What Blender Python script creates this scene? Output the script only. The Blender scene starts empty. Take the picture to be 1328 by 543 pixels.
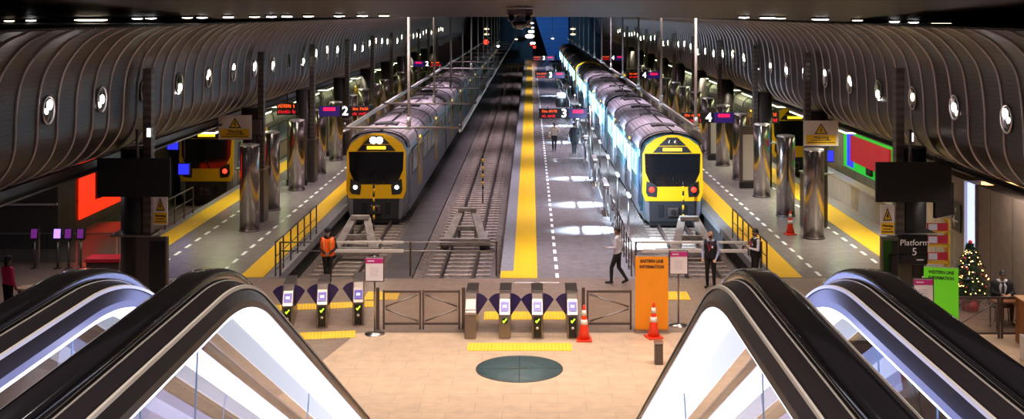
import bpy, bmesh, math, random
import numpy as np
from mathutils import Vector, Matrix
random.seed(7)
PI = math.pi
scn = bpy.context.scene
COL = scn.collection
F = 1500.0; VX = 688.0; VY = 16.0; H = 8.5      # lens in pixels, vanishing point, eye height above the platform floor

# ------------------------------------------------------------------ materials
MATS = {}
def mat(name, col, rough=.6, metal=0., emit=None, es=1., bump=None, var=None, spec=.5, coat=0., alpha=None):
    if name in MATS: return MATS[name]
    m = bpy.data.materials.new(name); m.use_nodes = True
    nt = m.node_tree; b = nt.nodes['Principled BSDF']
    b.inputs['Base Color'].default_value = (*col, 1)
    b.inputs['Roughness'].default_value = rough
    b.inputs['Metallic'].default_value = metal
    b.inputs['Specular IOR Level'].default_value = spec
    b.inputs['Coat Weight'].default_value = coat
    if emit:
        b.inputs['Emission Color'].default_value = (*emit, 1)
        b.inputs['Emission Strength'].default_value = es
    tc = None
    if bump or var:
        tc = nt.nodes.new('ShaderNodeTexCoord')
    if var:     # (scale, amount)
        n = nt.nodes.new('ShaderNodeTexNoise'); n.inputs['Scale'].default_value = var[0]; n.inputs['Detail'].default_value = 6
        nt.links.new(tc.outputs['Object'], n.inputs['Vector'])
        r = nt.nodes.new('ShaderNodeMapRange'); r.inputs['From Min'].default_value = .3; r.inputs['From Max'].default_value = .7
        r.inputs['To Min'].default_value = 1 - var[1]; r.inputs['To Max'].default_value = 1 + var[1]
        nt.links.new(n.outputs['Fac'], r.inputs['Value'])
        mx = nt.nodes.new('ShaderNodeVectorMath'); mx.operation = 'SCALE'; mx.inputs[0].default_value = col
        nt.links.new(r.outputs['Result'], mx.inputs['Scale']); nt.links.new(mx.outputs['Vector'], b.inputs['Base Color'])
    if bump:    # (scale, strength, distance)
        n2 = nt.nodes.new('ShaderNodeTexNoise'); n2.inputs['Scale'].default_value = bump[0]; n2.inputs['Detail'].default_value = 4
        nt.links.new(tc.outputs['Object'], n2.inputs['Vector'])
        bp = nt.nodes.new('ShaderNodeBump'); bp.inputs['Strength'].default_value = bump[1]; bp.inputs['Distance'].default_value = bump[2]
        nt.links.new(n2.outputs['Fac'], bp.inputs['Height']); nt.links.new(bp.outputs['Normal'], b.inputs['Normal'])
    MATS[name] = m
    return m

def nodes_of(m): return m.node_tree.nodes, m.node_tree.links, m.node_tree.nodes['Principled BSDF']

def brick_mat(name, c1, c2, mortar, sx, sy, rough, msize=.01, offset=0., bump=0., vec=None, spec=.5, metal=0.):
    """flat tile pattern over object X/Y (or the axes in vec), tile size sx by sy metres"""
    m = mat(name, c1, rough, metal, spec=spec); N, L, b = nodes_of(m)
    tc = N.new('ShaderNodeTexCoord'); mp = N.new('ShaderNodeMapping')
    if vec == 'YZ':
        sep = N.new('ShaderNodeSeparateXYZ'); cmb = N.new('ShaderNodeCombineXYZ')
        L.new(tc.outputs['Object'], sep.inputs[0]); L.new(sep.outputs['Y'], cmb.inputs['X']); L.new(sep.outputs['Z'], cmb.inputs['Y'])
        L.new(cmb.outputs[0], mp.inputs['Vector'])
    else:
        L.new(tc.outputs['Object'], mp.inputs['Vector'])
    br = N.new('ShaderNodeTexBrick'); L.new(mp.outputs[0], br.inputs['Vector'])
    br.offset = offset; br.squash = 1
    br.inputs['Scale'].default_value = 1; br.inputs['Brick Width'].default_value = sx; br.inputs['Row Height'].default_value = sy
    br.inputs['Mortar Size'].default_value = msize; br.inputs['Mortar Smooth'].default_value = .3
    br.inputs['Color1'].default_value = (*c1, 1); br.inputs['Color2'].default_value = (*c2, 1); br.inputs['Mortar'].default_value = (*mortar, 1)
    n = N.new('ShaderNodeTexNoise'); n.inputs['Scale'].default_value = 3.; n.inputs['Detail'].default_value = 8
    L.new(tc.outputs['Object'], n.inputs['Vector'])
    r = N.new('ShaderNodeMapRange'); r.inputs['From Min'].default_value = .3; r.inputs['From Max'].default_value = .7
    r.inputs['To Min'].default_value = .86; r.inputs['To Max'].default_value = 1.1; L.new(n.outputs['Fac'], r.inputs['Value'])
    mx = N.new('ShaderNodeVectorMath'); mx.operation = 'SCALE'
    L.new(br.outputs['Color'], mx.inputs[0]); L.new(r.outputs[0], mx.inputs['Scale']); L.new(mx.outputs[0], b.inputs['Base Color'])
    if bump:
        bp = N.new('ShaderNodeBump'); bp.inputs['Strength'].default_value = bump; bp.inputs['Distance'].default_value = .01; bp.invert = True
        L.new(br.outputs['Fac'], bp.inputs['Height']); L.new(bp.outputs[0], b.inputs['Normal'])
    return m

def wave_mat(name, c1, c2, axis, period, rough, metal=0., bump=.4, dist=.02, spec=.5):
    """fine regular ridges along an axis"""
    m = mat(name, c1, rough, metal, spec=spec); N, L, b = nodes_of(m)
    tc = N.new('ShaderNodeTexCoord'); w = N.new('ShaderNodeTexWave'); w.wave_type = 'BANDS'; w.bands_direction = axis
    w.inputs['Scale'].default_value = 1 / period * .314159 ; w.inputs['Distortion'].default_value = 0
    L.new(tc.outputs['Object'], w.inputs['Vector'])
    n = N.new('ShaderNodeTexNoise'); n.inputs['Scale'].default_value = 2.; n.inputs['Detail'].default_value = 6
    L.new(tc.outputs['Object'], n.inputs['Vector'])
    ad = N.new('ShaderNodeMath'); ad.operation = 'MULTIPLY_ADD'; ad.inputs[1].default_value = .7; L.new(n.outputs['Fac'], ad.inputs[0])
    ml = N.new('ShaderNodeMath'); ml.operation = 'MULTIPLY'; ml.inputs[1].default_value = .55; L.new(w.outputs['Fac'], ml.inputs[0]); L.new(ml.outputs[0], ad.inputs[2])
    mx = N.new('ShaderNodeMix'); mx.data_type = 'RGBA'; mx.inputs[6].default_value = (*c1, 1); mx.inputs[7].default_value = (*c2, 1)
    L.new(ad.outputs[0], mx.inputs[0]); L.new(mx.outputs[2], b.inputs['Base Color'])
    bp = N.new('ShaderNodeBump'); bp.inputs['Strength'].default_value = bump; bp.inputs['Distance'].default_value = dist
    L.new(w.outputs['Fac'], bp.inputs['Height']); L.new(bp.outputs[0], b.inputs['Normal'])
    return m

def glass_mat(name, tint, refl=.0, edge=1.):
    m = bpy.data.materials.new(name); m.use_nodes = True; N = m.node_tree.nodes; L = m.node_tree.links; N.clear()
    o = N.new('ShaderNodeOutputMaterial'); t = N.new('ShaderNodeBsdfTransparent'); g = N.new('ShaderNodeBsdfGlossy'); g.inputs['Roughness'].default_value = .02
    t.inputs['Color'].default_value = (*tint, 1); fw = N.new('ShaderNodeLayerWeight'); fw.inputs['Blend'].default_value = .5; fr = N.new('ShaderNodeMath'); fr.operation = 'POWER'; fr.inputs[1].default_value = 5.; L.new(fw.outputs['Facing'], fr.inputs[0])
    a = N.new('ShaderNodeMath'); a.inputs[1].default_value = refl; L.new(fr.outputs[0], a.inputs[0])
    mx = N.new('ShaderNodeMixShader'); L.new(a.outputs[0], mx.inputs[0]); L.new(t.outputs[0], mx.inputs[1]); L.new(g.outputs[0], mx.inputs[2]); L.new(mx.outputs[0], o.inputs[0])
    MATS[name] = m
    return m

def led_mat(name, col, es, sx=.05, sy=.08):
    """rows of lit dots too small to read"""
    m = mat(name, (.02, .0, .0), .4, emit=col, es=es); N, L, b = nodes_of(m)
    tc = N.new('ShaderNodeTexCoord'); v = N.new('ShaderNodeTexNoise'); v.inputs['Scale'].default_value = 1 / sx; v.inputs['Detail'].default_value = 2
    L.new(tc.outputs['Object'], v.inputs['Vector'])
    r = N.new('ShaderNodeMapRange'); r.inputs['From Min'].default_value = .42; r.inputs['From Max'].default_value = .52
    r.inputs['To Min'].default_value = .05 * es; r.inputs['To Max'].default_value = es
    L.new(v.outputs['Fac'], r.inputs['Value']); L.new(r.outputs[0], b.inputs['Emission Strength'])
    return m

# ------------------------------------------------------------------ mesh helpers
class MB:
    def __init__(s): s.v = []; s.f = []; s.mi = []; s.sm = []
    def add(s, vs, fs, mi=0, smooth=False):
        o = len(s.v); s.v += [tuple(map(float, v)) for v in vs]; s.f += [tuple(i + o for i in f) for f in fs]
        s.mi += [mi] * len(fs); s.sm += [smooth] * len(fs); return s
    def box(s, c, size, rz=0., mi=0, rx=0., ry=0.):
        hx, hy, hz = [a / 2 for a in size]; M = Matrix.Rotation(rz, 3, 'Z') @ Matrix.Rotation(ry, 3, 'Y') @ Matrix.Rotation(rx, 3, 'X')
        vs = [Vector(c) + M @ Vector((x * hx, y * hy, z * hz)) for x in (-1, 1) for y in (-1, 1) for z in (-1, 1)]
        return s.add(vs, [(0, 1, 3, 2), (4, 6, 7, 5), (0, 4, 5, 1), (2, 3, 7, 6), (0, 2, 6, 4), (1, 5, 7, 3)], mi)
    def bx(s, x0, x1, y0, y1, z0, z1, mi=0): return s.box(((x0 + x1) / 2, (y0 + y1) / 2, (z0 + z1) / 2), (abs(x1 - x0), abs(y1 - y0), abs(z1 - z0)), mi=mi)
    def tube(s, pts, r, n=10, mi=0, caps=True, smooth=True):
        pts = [Vector(p) for p in pts]; rs = r if isinstance(r, (list, tuple)) else [r] * len(pts)
        vs = []; fs = []; up = None
        for i, p in enumerate(pts):
            d = (pts[min(i + 1, len(pts) - 1)] - pts[max(i - 1, 0)]).normalized()
            if up is None:
                up = Vector((0, 0, 1)) if abs(d.z) < .9 else Vector((1, 0, 0))
            a = d.cross(up).normalized(); b = a.cross(d).normalized(); up = b
            for k in range(n):
                t = 2 * PI * k / n; vs.append(p + a * math.cos(t) * rs[i] + b * math.sin(t) * rs[i])
        for i in range(len(pts) - 1):
            for k in range(n): fs.append((i * n + k, i * n + (k + 1) % n, (i + 1) * n + (k + 1) % n, (i + 1) * n + k))
        s.add(vs, fs, mi, smooth)
        if caps:
            o = len(s.v) - len(vs)
            s.f += [tuple(o + k for k in range(n - 1, -1, -1)), tuple(o + (len(pts) - 1) * n + k for k in range(n))]; s.mi += [mi] * 2; s.sm += [False] * 2
        return s
    def lathe(s, prof, n=24, c=(0, 0, 0), mi=0, smooth=True, axis='Z'):
        vs = []; fs = []
        for r, z in prof:
            for k in range(n):
                t = 2 * PI * k / n; p = (r * math.cos(t), r * math.sin(t), z)
                if axis == 'Y': p = (p[0], p[2], p[1])
                if axis == 'X': p = (p[2], p[0], p[1])
                vs.append((p[0] + c[0], p[1] + c[1], p[2] + c[2]))
        for i in range(len(prof) - 1):
            for k in range(n): fs.append((i * n + k, i * n + (k + 1) % n, (i + 1) * n + (k + 1) % n, (i + 1) * n + k))
        s.add(vs, fs, mi, smooth); o = len(s.v) - len(vs)
        if prof[0][0] > 1e-4: s.f.append(tuple(o + k for k in range(n))); s.mi.append(mi); s.sm.append(False)
        if prof[-1][0] > 1e-4: s.f.append(tuple(o + (len(prof) - 1) * n + k for k in range(n))); s.mi.append(mi); s.sm.append(False)
        return s
    def prism(s, poly, a0, a1, plane='XZ', mi=0):
        """polygon in a plane, extruded along the third axis from a0 to a1"""
        n = len(poly)
        def P(u, w, a): return {'XZ': (u, a, w), 'YZ': (a, u, w), 'XY': (u, w, a)}[plane]
        vs = [P(u, w, a0) for u, w in poly] + [P(u, w, a1) for u, w in poly]
        fs = [tuple(range(n)), tuple(range(2 * n - 1, n - 1, -1))] + [(i, (i + 1) % n, n + (i + 1) % n, n + i) for i in range(n)]
        return s.add(vs, fs, mi)
    def loft(s, rings, mi=0, smooth=True, closed=True, caps=False):
        n = len(rings[0]); vs = [p for r in rings for p in r]; fs = []
        for i in range(len(rings) - 1):
            for k in range(n if closed else n - 1): fs.append((i * n + k, i * n + (k + 1) % n, (i + 1) * n + (k + 1) % n, (i + 1) * n + k))
        s.add(vs, fs, mi, smooth); o = len(s.v) - len(vs)
        if caps: s.f += [tuple(o + k for k in range(n)), tuple(o + (len(rings) - 1) * n + k for k in range(n))]; s.mi += [mi] * 2; s.sm += [False] * 2
        return s
    def ball(s, c, r, n=12, m=8, mi=0):
        rr = r if isinstance(r, (tuple, list)) else (r, r, r); rings = []
        for i in range(m + 1):
            a = -PI / 2 + PI * i / m; cr = max(math.cos(a), .001)
            rings.append([(c[0] + rr[0] * cr * math.cos(2 * PI * k / n), c[1] + rr[1] * cr * math.sin(2 * PI * k / n), c[2] + rr[2] * math.sin(a)) for k in range(n)])
        return s.loft(rings, mi, True, True, True)
    def build(s, name, m, parent=None, bevel=0., loc=None, fix=True):
        me = bpy.data.meshes.new(name); me.from_pydata(s.v, [], s.f); ms = m if isinstance(m, (list, tuple)) else [m]
        for x in ms: me.materials.append(x)
        for p, i, q in zip(me.polygons, s.mi, s.sm): p.material_index = i; p.use_smooth = q
        if fix:
            b = bmesh.new(); b.from_mesh(me); bmesh.ops.recalc_face_normals(b, faces=b.faces); b.to_mesh(me); b.free()
        o = bpy.data.objects.new(name, me); COL.objects.link(o)
        if parent: o.parent = parent
        if loc: o.location = loc
        if bevel:
            md = o.modifiers.new('Bevel', 'BEVEL'); md.width = bevel; md.segments = 2; md.limit_method = 'ANGLE'; md.angle_limit = math.radians(40)
        return o

def tag(o, label=None, cat=None, group=None, kind=None):
    if label: o['label'] = label
    if cat: o['category'] = cat
    if group: o['group'] = group
    if kind: o['kind'] = kind
    return o
def thing(name, label, cat, loc=(0, 0, 0), rz=0., group=None):
    o = bpy.data.objects.new(name, None); COL.objects.link(o); o.location = loc; o.rotation_euler = (0, 0, rz); o.empty_display_size = .2
    return tag(o, label, cat, group)
def copy_tree(o, parent=None):
    c = o.copy(); COL.objects.link(c); c.parent = parent
    for ch in KIDS.get(o.name, [x for x in bpy.data.objects if x.parent == o]): copy_tree(ch, c)
    return c
KIDS = {}
def dup(root, loc, rz=None, label=None, group=None):
    kids = [x for x in bpy.data.objects if x.parent == root]; r = root.copy(); COL.objects.link(r); r.location = loc
    if rz is not None: r.rotation_euler = (0, 0, rz)
    if label: r['label'] = label
    if group: r['group'] = group
    for ch in kids:
        sub = [x for x in bpy.data.objects if x.parent == ch]
        c = ch.copy(); COL.objects.link(c); c.parent = r
        for g in sub: d = g.copy(); COL.objects.link(d); d.parent = c
    return r
def struct(o): o['kind'] = 'structure'; return o
def text(name, body, size, m, parent, loc, rot=(PI / 2, 0, 0), ext=.004, align='CENTER', sx=1., bold=0., fit=None, line=1.):
    cu = bpy.data.curves.new(name, 'FONT'); cu.body = body; cu.size = size; cu.extrude = ext; cu.align_x = align; cu.align_y = 'CENTER'; cu.resolution_u = 3
    cu.offset = bold; cu.space_line = line
    t = bpy.data.objects.new(name + '_curve', cu); COL.objects.link(t)
    dg = bpy.context.evaluated_depsgraph_get(); me = bpy.data.meshes.new_from_object(t.evaluated_get(dg)); bpy.data.objects.remove(t)
    me.materials.clear(); me.materials.append(m)
    if fit: xs = [v.co.x for v in me.vertices]; sx = fit / (max(xs) - min(xs))
    o = bpy.data.objects.new(name, me); COL.objects.link(o); o.parent = parent; o.location = loc; o.rotation_euler = rot; o.scale = (sx, 1, 1)
    return o
def light(kind, name, loc, energy, col, size=1., size_y=None, rot=(0, 0, 0), spot=None, blend=.5, spread=None):
    l = bpy.data.lights.new(name, kind); l.energy = energy; l.color = col
    if kind == 'AREA':
        l.size = size
        if size_y: l.shape = 'RECTANGLE'; l.size_y = size_y
        if spread: l.spread = math.radians(spread)
    elif kind == 'SPOT': l.spot_size = spot; l.spot_blend = blend; l.shadow_soft_size = size
    else: l.shadow_soft_size = size
    o = bpy.data.objects.new(name, l); COL.objects.link(o); o.location = loc; o.rotation_euler = rot
    return o
def aim(o, target): o.rotation_euler = (Vector(target) - o.location).to_track_quat('-Z', 'Y').to_euler(); return o
def ground(px, py, z=0.):
    d = F * (H - z) / (py - VY); return ((px - VX) * d / F, d)
ORD = ['nearest', 'second nearest', 'third nearest', 'fourth nearest', 'fifth nearest', 'sixth nearest', 'seventh nearest', 'eighth nearest', 'ninth nearest', 'tenth nearest',
       'eleventh nearest', 'twelfth nearest', 'thirteenth nearest', 'fourteenth nearest', 'fifteenth nearest', 'sixteenth nearest', 'seventeenth nearest', 'eighteenth nearest', 'nineteenth nearest', 'twentieth nearest']

# ------------------------------------------------------------------ material library
M = {}
M['cream'] = brick_mat('cream terrazzo tile', (.56, .40, .285), (.60, .43, .30), (.46, .32, .23), 1.2, .6, .3, .012, .5)
M['paid'] = brick_mat('brown stone tile', (.27, .195, .155), (.31, .225, .18), (.17, .125, .10), .6, .3, .3, .01, .5)
M['plat'] = brick_mat('grey stone platform tile', (.225, .19, .185), (.245, .21, .205), (.18, .15, .15), .9, .3, .26, .008, .5)
M['coping'] = mat('platform coping', (.26, .24, .25), .45, var=(6, .2))
M['yellow_tactile'] = wave_mat('yellow tactile', (.80, .42, .008), (.88, .52, .015), 'X', .07, .5, bump=.5, dist=.01)
M['tactile_cross'] = wave_mat('yellow tactile ribs', (.62, .38, .02), (.92, .60, .05), 'X', .09, .5, bump=.5, dist=.01)
M['white_beam'] = mat('white painted beam', (.85, .80, .78), .5)
M['white_paint'] = mat('white floor marking', (.85, .83, .80), .5)
M['ballast'] = mat('ballast gravel', (.17, .13, .115), .95, bump=(9, 1., .09), var=(14, .7))
M['concrete'] = mat('aged concrete', (.36, .30, .275), .85, bump=(12, .3, .02), var=(3, .25))
M['sleeper'] = mat('concrete sleeper', (.34, .26, .22), .85, var=(5, .3))
M['slab'] = mat('dark track slab', (.075, .06, .062), .7, var=(1.5, .3))
M['rail'] = mat('worn rail steel', (.20, .15, .14), .4, .8)
M['dark'] = mat('near black', (.012, .01, .012), .6)
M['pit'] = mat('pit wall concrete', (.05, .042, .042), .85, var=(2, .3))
M['shell'] = wave_mat('ribbed bronze cladding', (.017, .011, .012), (.052, .038, .038), 'Z', .11, .38, .5, .2, .008)
M['shellrib'] = mat('cladding joint strip', (.52, .46, .47), .4, .4)
M['shelltrim'] = mat('bulkhead trim', (.12, .10, .095), .4, .6)
M['soffit'] = wave_mat('brown ceiling soffit', (.010, .006, .006), (.026, .016, .015), 'Y', 2.4, .45, .0, .25, .03, spec=.15)
M['ceil'] = mat('dark ceiling', (.015, .012, .013), .7)
M['chrome'] = mat('polished steel column', (.42, .36, .34), .2, 1.)
M['steel'] = mat('brushed stainless', (.42, .38, .37), .3, 1.)
M['steel_dk'] = mat('dark brushed steel', (.16, .13, .13), .38, .9)
M['galv'] = mat('pale galvanised steel', (.55, .50, .50), .45, .6)
M['pole'] = mat('mast tube', (.40, .34, .34), .45, .4)
M['black'] = mat('satin black', (.010, .009, .010), .42)
M['blackgloss'] = mat('glossy black', (.008, .008, .010), .07, coat=.5)
M['rubber'] = mat('handrail rubber', (.012, .010, .011), .16, coat=.5, bump=(4, .06, .02))
M['tvback'] = mat('display back', (.009, .008, .009), .6)
M['esc_steel'] = mat('escalator profile steel', (.17, .14, .145), .28, .9)
M['esc_edge'] = mat('profile highlight edge', (1., .88, .74), .35, .2)  # highlight lines of the rail put into a pale colour
M['esc_under'] = mat('shaded profile underside', (.012, .016, .045), .35)  # dark blue shade of the unlit underside put into the colour
M['esc_light'] = mat('balustrade light diffuser', (.9, .9, 1.), .5, emit=(.84, .86, 1.), es=2.3)
M['glass_edge'] = mat('glass edge', (.35, .5, .75), .3)
M['train_yellow'] = mat('train yellow', (.95, .50, .006), .3, coat=.4)
M['train_silver'] = mat('train silver', (.25, .235, .265), .35, .5)
M['train_white'] = mat('train pale side', (.62, .62, .70), .3, .2)
M['train_dark'] = mat('train charcoal', (.03, .028, .032), .35)
M['train_blue'] = mat('train navy side', (.015, .03, .09), .25, coat=.3)
M['roof'] = wave_mat('ribbed train roof', (.22, .17, .20), (.46, .38, .44), 'X', .16, .5, .2, .5, .03)
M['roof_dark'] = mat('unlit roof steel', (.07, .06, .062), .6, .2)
M['winglass'] = mat('tinted window', (.010, .012, .014), .06, coat=.6)
M['win_dim'] = mat('dim saloon window', (.03, .04, .04), .1, emit=(.25, .35, .3), es=.06)
M['win_lit'] = mat('glowing saloon window', (.2, .3, .35), .12, emit=(.40, .80, 1.), es=1.7)
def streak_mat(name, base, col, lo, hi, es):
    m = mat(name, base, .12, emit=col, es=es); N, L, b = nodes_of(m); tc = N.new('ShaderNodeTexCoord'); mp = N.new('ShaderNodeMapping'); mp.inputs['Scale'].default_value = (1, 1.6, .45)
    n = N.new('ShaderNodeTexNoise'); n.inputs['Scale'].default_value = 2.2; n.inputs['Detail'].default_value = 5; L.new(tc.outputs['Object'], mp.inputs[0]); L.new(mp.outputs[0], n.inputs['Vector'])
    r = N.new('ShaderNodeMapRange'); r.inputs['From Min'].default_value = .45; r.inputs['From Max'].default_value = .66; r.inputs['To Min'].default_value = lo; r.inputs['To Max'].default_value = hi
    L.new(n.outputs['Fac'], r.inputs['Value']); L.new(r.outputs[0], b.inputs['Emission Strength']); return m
del MATS['glowing saloon window']; M['win_lit'] = streak_mat('saloon windows with glints', (.03, .07, .08), (.38, .82, 1.), .12, 4.5, 2.)  # noise-driven emission streaks imitate cold reflections on the window glass
M['train_teal'] = mat('train teal-lit side', (.10, .22, .27), .2, .3)  # cold light on the silver side put into the base colour
M['win_glare'] = mat('door window glare', (.5, .6, .7), .12, emit=(.72, .92, 1.), es=4.)  # cold glare on the door glass put into emission
M['head_w'] = mat('white headlight', (1, 1, 1), .2, emit=(1., .93, .82), es=14.)
M['head_r'] = mat('red tail light', (.6, .02, .01), .2, emit=(1., .025, .012), es=3.6)
M['lamp_o'] = mat('orange destination led', (.5, .3, .02), .4, emit=(1., .55, .02), es=1.6)
M['led_r'] = led_mat('red led text', (1., .012, .03), 1.1, .05)
M['led_o'] = led_mat('orange led text', (1., .10, .015), 1.5, .05)
M['purple'] = mat('purple sign face', (.02, .01, .10), .35, emit=(.05, .02, .26), es=.28)
M['magenta'] = mat('magenta lit text', (.8, .02, .15), .4, emit=(1., .01, .09), es=.8)
M['white_lit'] = mat('white lit numeral', (1, 1, 1), .4, emit=(1, 1, 1), es=2.)
M['spot'] = mat('white lamp', (1, 1, 1), .3, emit=(1., .93, .90), es=16.)
M['spot_w'] = mat('warm lamp', (1, 1, 1), .3, emit=(1., .80, .55), es=7.)
M['spot_g'] = mat('greenish lamp', (1, 1, 1), .3, emit=(.82, 1., .62), es=7.)
M['tube_g'] = mat('greenish tube light', (1, 1, 1), .3, emit=(.80, .95, .48), es=4.5)
M['tube_c'] = mat('added cold tube light', (1, 1, 1), .3, emit=(.62, .85, 1.), es=3.)
M['paddle'] = mat('violet gate paddle', (.022, .008, .10), .3, coat=.2)
M['screen_p'] = mat('gate screen', (.05, .03, .25), .3, emit=(.16, .10, .6), es=.35)
M['screen_w'] = mat('gate screen mark', (.9, .85, 1.), .3, emit=(.8, .75, 1.), es=.45)
M['tick'] = mat('green tick lamp', (.4, 1, .05), .4, emit=(.45, 1., .02), es=2.2)
M['gate_steel'] = mat('gate cabinet steel', (.33, .265, .235), .34, .85)
M['cone'] = mat('traffic cone orange', (.85, .045, .012), .45)
M['reflective'] = mat('white reflective band', (.85, .82, .80), .4)
M['banner_o'] = mat('orange banner', (.90, .30, .006), .55)
M['banner_g'] = mat('lime banner', (.20, .88, .03), .5, emit=(.1, .6, .01), es=.12)
M['paper'] = mat('printed paper', (.80, .74, .80), .6)
M['pink'] = mat('pink header', (.55, .02, .22), .5)
M['ink'] = mat('dark print', (.03, .015, .02), .6)
M['greyink'] = mat('grey print', (.55, .5, .56), .6)
M['sign_w'] = mat('warning board white', (.80, .68, .68), .6)
M['sign_y'] = mat('warning board yellow', (.86, .50, .01), .5)
M['red_p'] = mat('red plastic', (.60, .02, .04), .5)
M['skin_l'] = mat('light skin', (.55, .30, .20), .5); M['skin_m'] = mat('tan skin', (.36, .18, .11), .5); M['skin_d'] = mat('brown skin', (.14, .065, .04), .5)
M['hair'] = mat('black hair', (.010, .008, .008), .5); M['hairb'] = mat('brown hair', (.05, .028, .018), .55)
M['blk_cloth'] = mat('black cloth', (.012, .011, .013), .85); M['navy_cloth'] = mat('navy cloth', (.02, .022, .04), .85)
M['white_cloth'] = mat('white shirt cloth', (.66, .64, .74), .8); M['blue_cloth'] = mat('pale blue shirt cloth', (.40, .44, .72), .8)
M['hivis'] = mat('orange vest', (.95, .13, .008), .6, emit=(.9, .1, .0), es=.05); M['hivis_band'] = mat('vest band', (.95, .45, .2), .4)
M['mask'] = mat('blue face mask', (.50, .58, .75), .7); M['maskb'] = mat('black face mask', (.012, .012, .014), .8)
M['tan_cloth'] = mat('tan jacket cloth', (.48, .34, .25), .8); M['pink_cloth'] = mat('bright pink cloth', (.80, .03, .16), .7)
M['eye'] = mat('eye', (.01, .01, .01), .3); M['lip'] = mat('lip', (.35, .12, .10), .5)
M['disc'] = mat('slate glass disc', (.050, .085, .095), .5, var=(3, .2), spec=.3)
M['discring'] = mat('disc frame', (.10, .11, .11), .4, .6)
M['wood'] = mat('brown timber', (.22, .075, .02), .5, var=(4, .3))
M['wall_r'] = brick_mat('beige wall panel', (.30, .235, .195), (.33, .26, .215), (.10, .075, .065), 1.6, 6., .6, .03, 0., vec='YZ')
M['wall_l'] = brick_mat('dark wall panel', (.05, .048, .04), (.06, .055, .045), (.02, .02, .018), .5, 6., .5, .03, 0., vec='YZ')
M['wall_olive'] = brick_mat('olive wall panel', (.12, .13, .075), (.13, .14, .085), (.06, .06, .04), .35, 6., .6, .03, 0., vec='YZ')
M['parapet'] = mat('parapet stone', (.30, .245, .21), .7, var=(3, .12))
M['red_glow'] = mat('red lit panel', (.5, .02, .01), .5, emit=(1., .03, .006), es=1.0)
M['red_glow2'] = mat('dark red screen', (.3, .01, .02), .5, emit=(.36, .006, .02), es=.55)
M['green_glow'] = mat('green lit surround', (.02, .5, .05), .5, emit=(.03, .7, .04), es=.4)
M['blue_glow'] = mat('blue lit panel', (.01, .02, .6), .5, emit=(.015, .02, 1.), es=1.5)
M['cool_panel'] = mat('cool lit doorway panel', (.6, .7, .95), .5, emit=(.50, .58, 1.), es=1.2)
M['orange_lamp'] = mat('orange ceiling lamp', (1, .6, .2), .4, emit=(1., .48, .14), es=3.5)
M['purple_lamp'] = mat('validator screen lit', (.4, .2, .9), .4, emit=(.38, .2, 1.), es=1.5)
M['purple_dim'] = mat('validator screen dim', (.12, .02, .18), .4, emit=(.25, .03, .32), es=.35)
M['needle'] = mat('fir needles', (.018, .05, .02), .8, var=(9, .4))
M['bulb'] = mat('fairy light', (1, .7, .3), .4, emit=(1., .50, .13), es=7.)
M['white_panel'] = mat('white wall panel', (.52, .45, .43), .5, var=(1.5, .06))
M['blue_glow_wall'] = wave_mat('blue-lit tunnel wall', (.01, .045, .14), (.015, .07, .22), 'Z', .9, .6, 0., .2, .02)  # blue glow at the tunnel end put into the wall colour
M['glass'] = glass_mat('balustrade glass', (.90, .93, 1.), .035)
M['glass_grey'] = glass_mat('screen glass', (.75, .8, .85), .04)
M['mesh'] = glass_mat('perforated infill', (.86, .83, .82), .10)
M['lilac'] = mat('lilac grey housing', (.24, .19, .25), .4)

# ------------------------------------------------------------------ setting
struct(MB().bx(-26, 26, 12, 30.7, -.3, 0).build('floor', M['cream']))
struct(MB().prism([(-4.6, 30.7), (-5.9, 24), (-7.4, 12.1), (-25.9, 12.1), (-25.9, 30.7)], -.1, .004, 'XY').build('floor_side_concourse', M['paid']))
struct(MB().bx(-26, 26, 30.7, 37, -.3, 0).build('floor_gateline', M['paid']))
Y0, Y1 = 37.0, 214.0
def platform(name, x0, x1, y1=Y1):
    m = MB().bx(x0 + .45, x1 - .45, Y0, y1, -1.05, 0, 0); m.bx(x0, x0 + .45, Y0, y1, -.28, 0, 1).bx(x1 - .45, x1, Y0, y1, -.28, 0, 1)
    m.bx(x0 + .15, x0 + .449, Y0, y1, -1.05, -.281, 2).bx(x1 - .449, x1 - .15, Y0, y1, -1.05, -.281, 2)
    return struct(m.build(name, [M['plat'], M['coping'], M['pit']]))
platform('floor_platform_left', -14.4, -8.1); platform('floor_platform_centre', -.99, 3.45); platform('floor_platform_right', 7.5, 13.75)
struct(MB().bx(-26, -14.4, 37, 47, -.3, 0).build('floor_side_left', M['paid'])); struct(MB().bx(13.75, 26, 37, 57, -.3, 0).build('floor_side_right', M['paid']))
struct(MB().bx(-26, 26, Y0, 420, -1.3, -.95).build('floor_trackbed', M['ballast']))
for nm, x0, x1 in (('floor_drain_slab', -5.35, -4.2),):
    struct(MB().bx(x0, x1, Y0 + .02, Y1, -.96, -.86).build(nm, M['slab']))
struct(MB().bx(-8.0, -1.02, 36.96, Y0 + .1, -1.0, -.301).build('trim_track_end_left', M['pit'])); struct(MB().bx(3.46, 7.48, 36.96, Y0 + .1, -1.0, -.301).build('trim_track_end_right', M['pit']))

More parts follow.
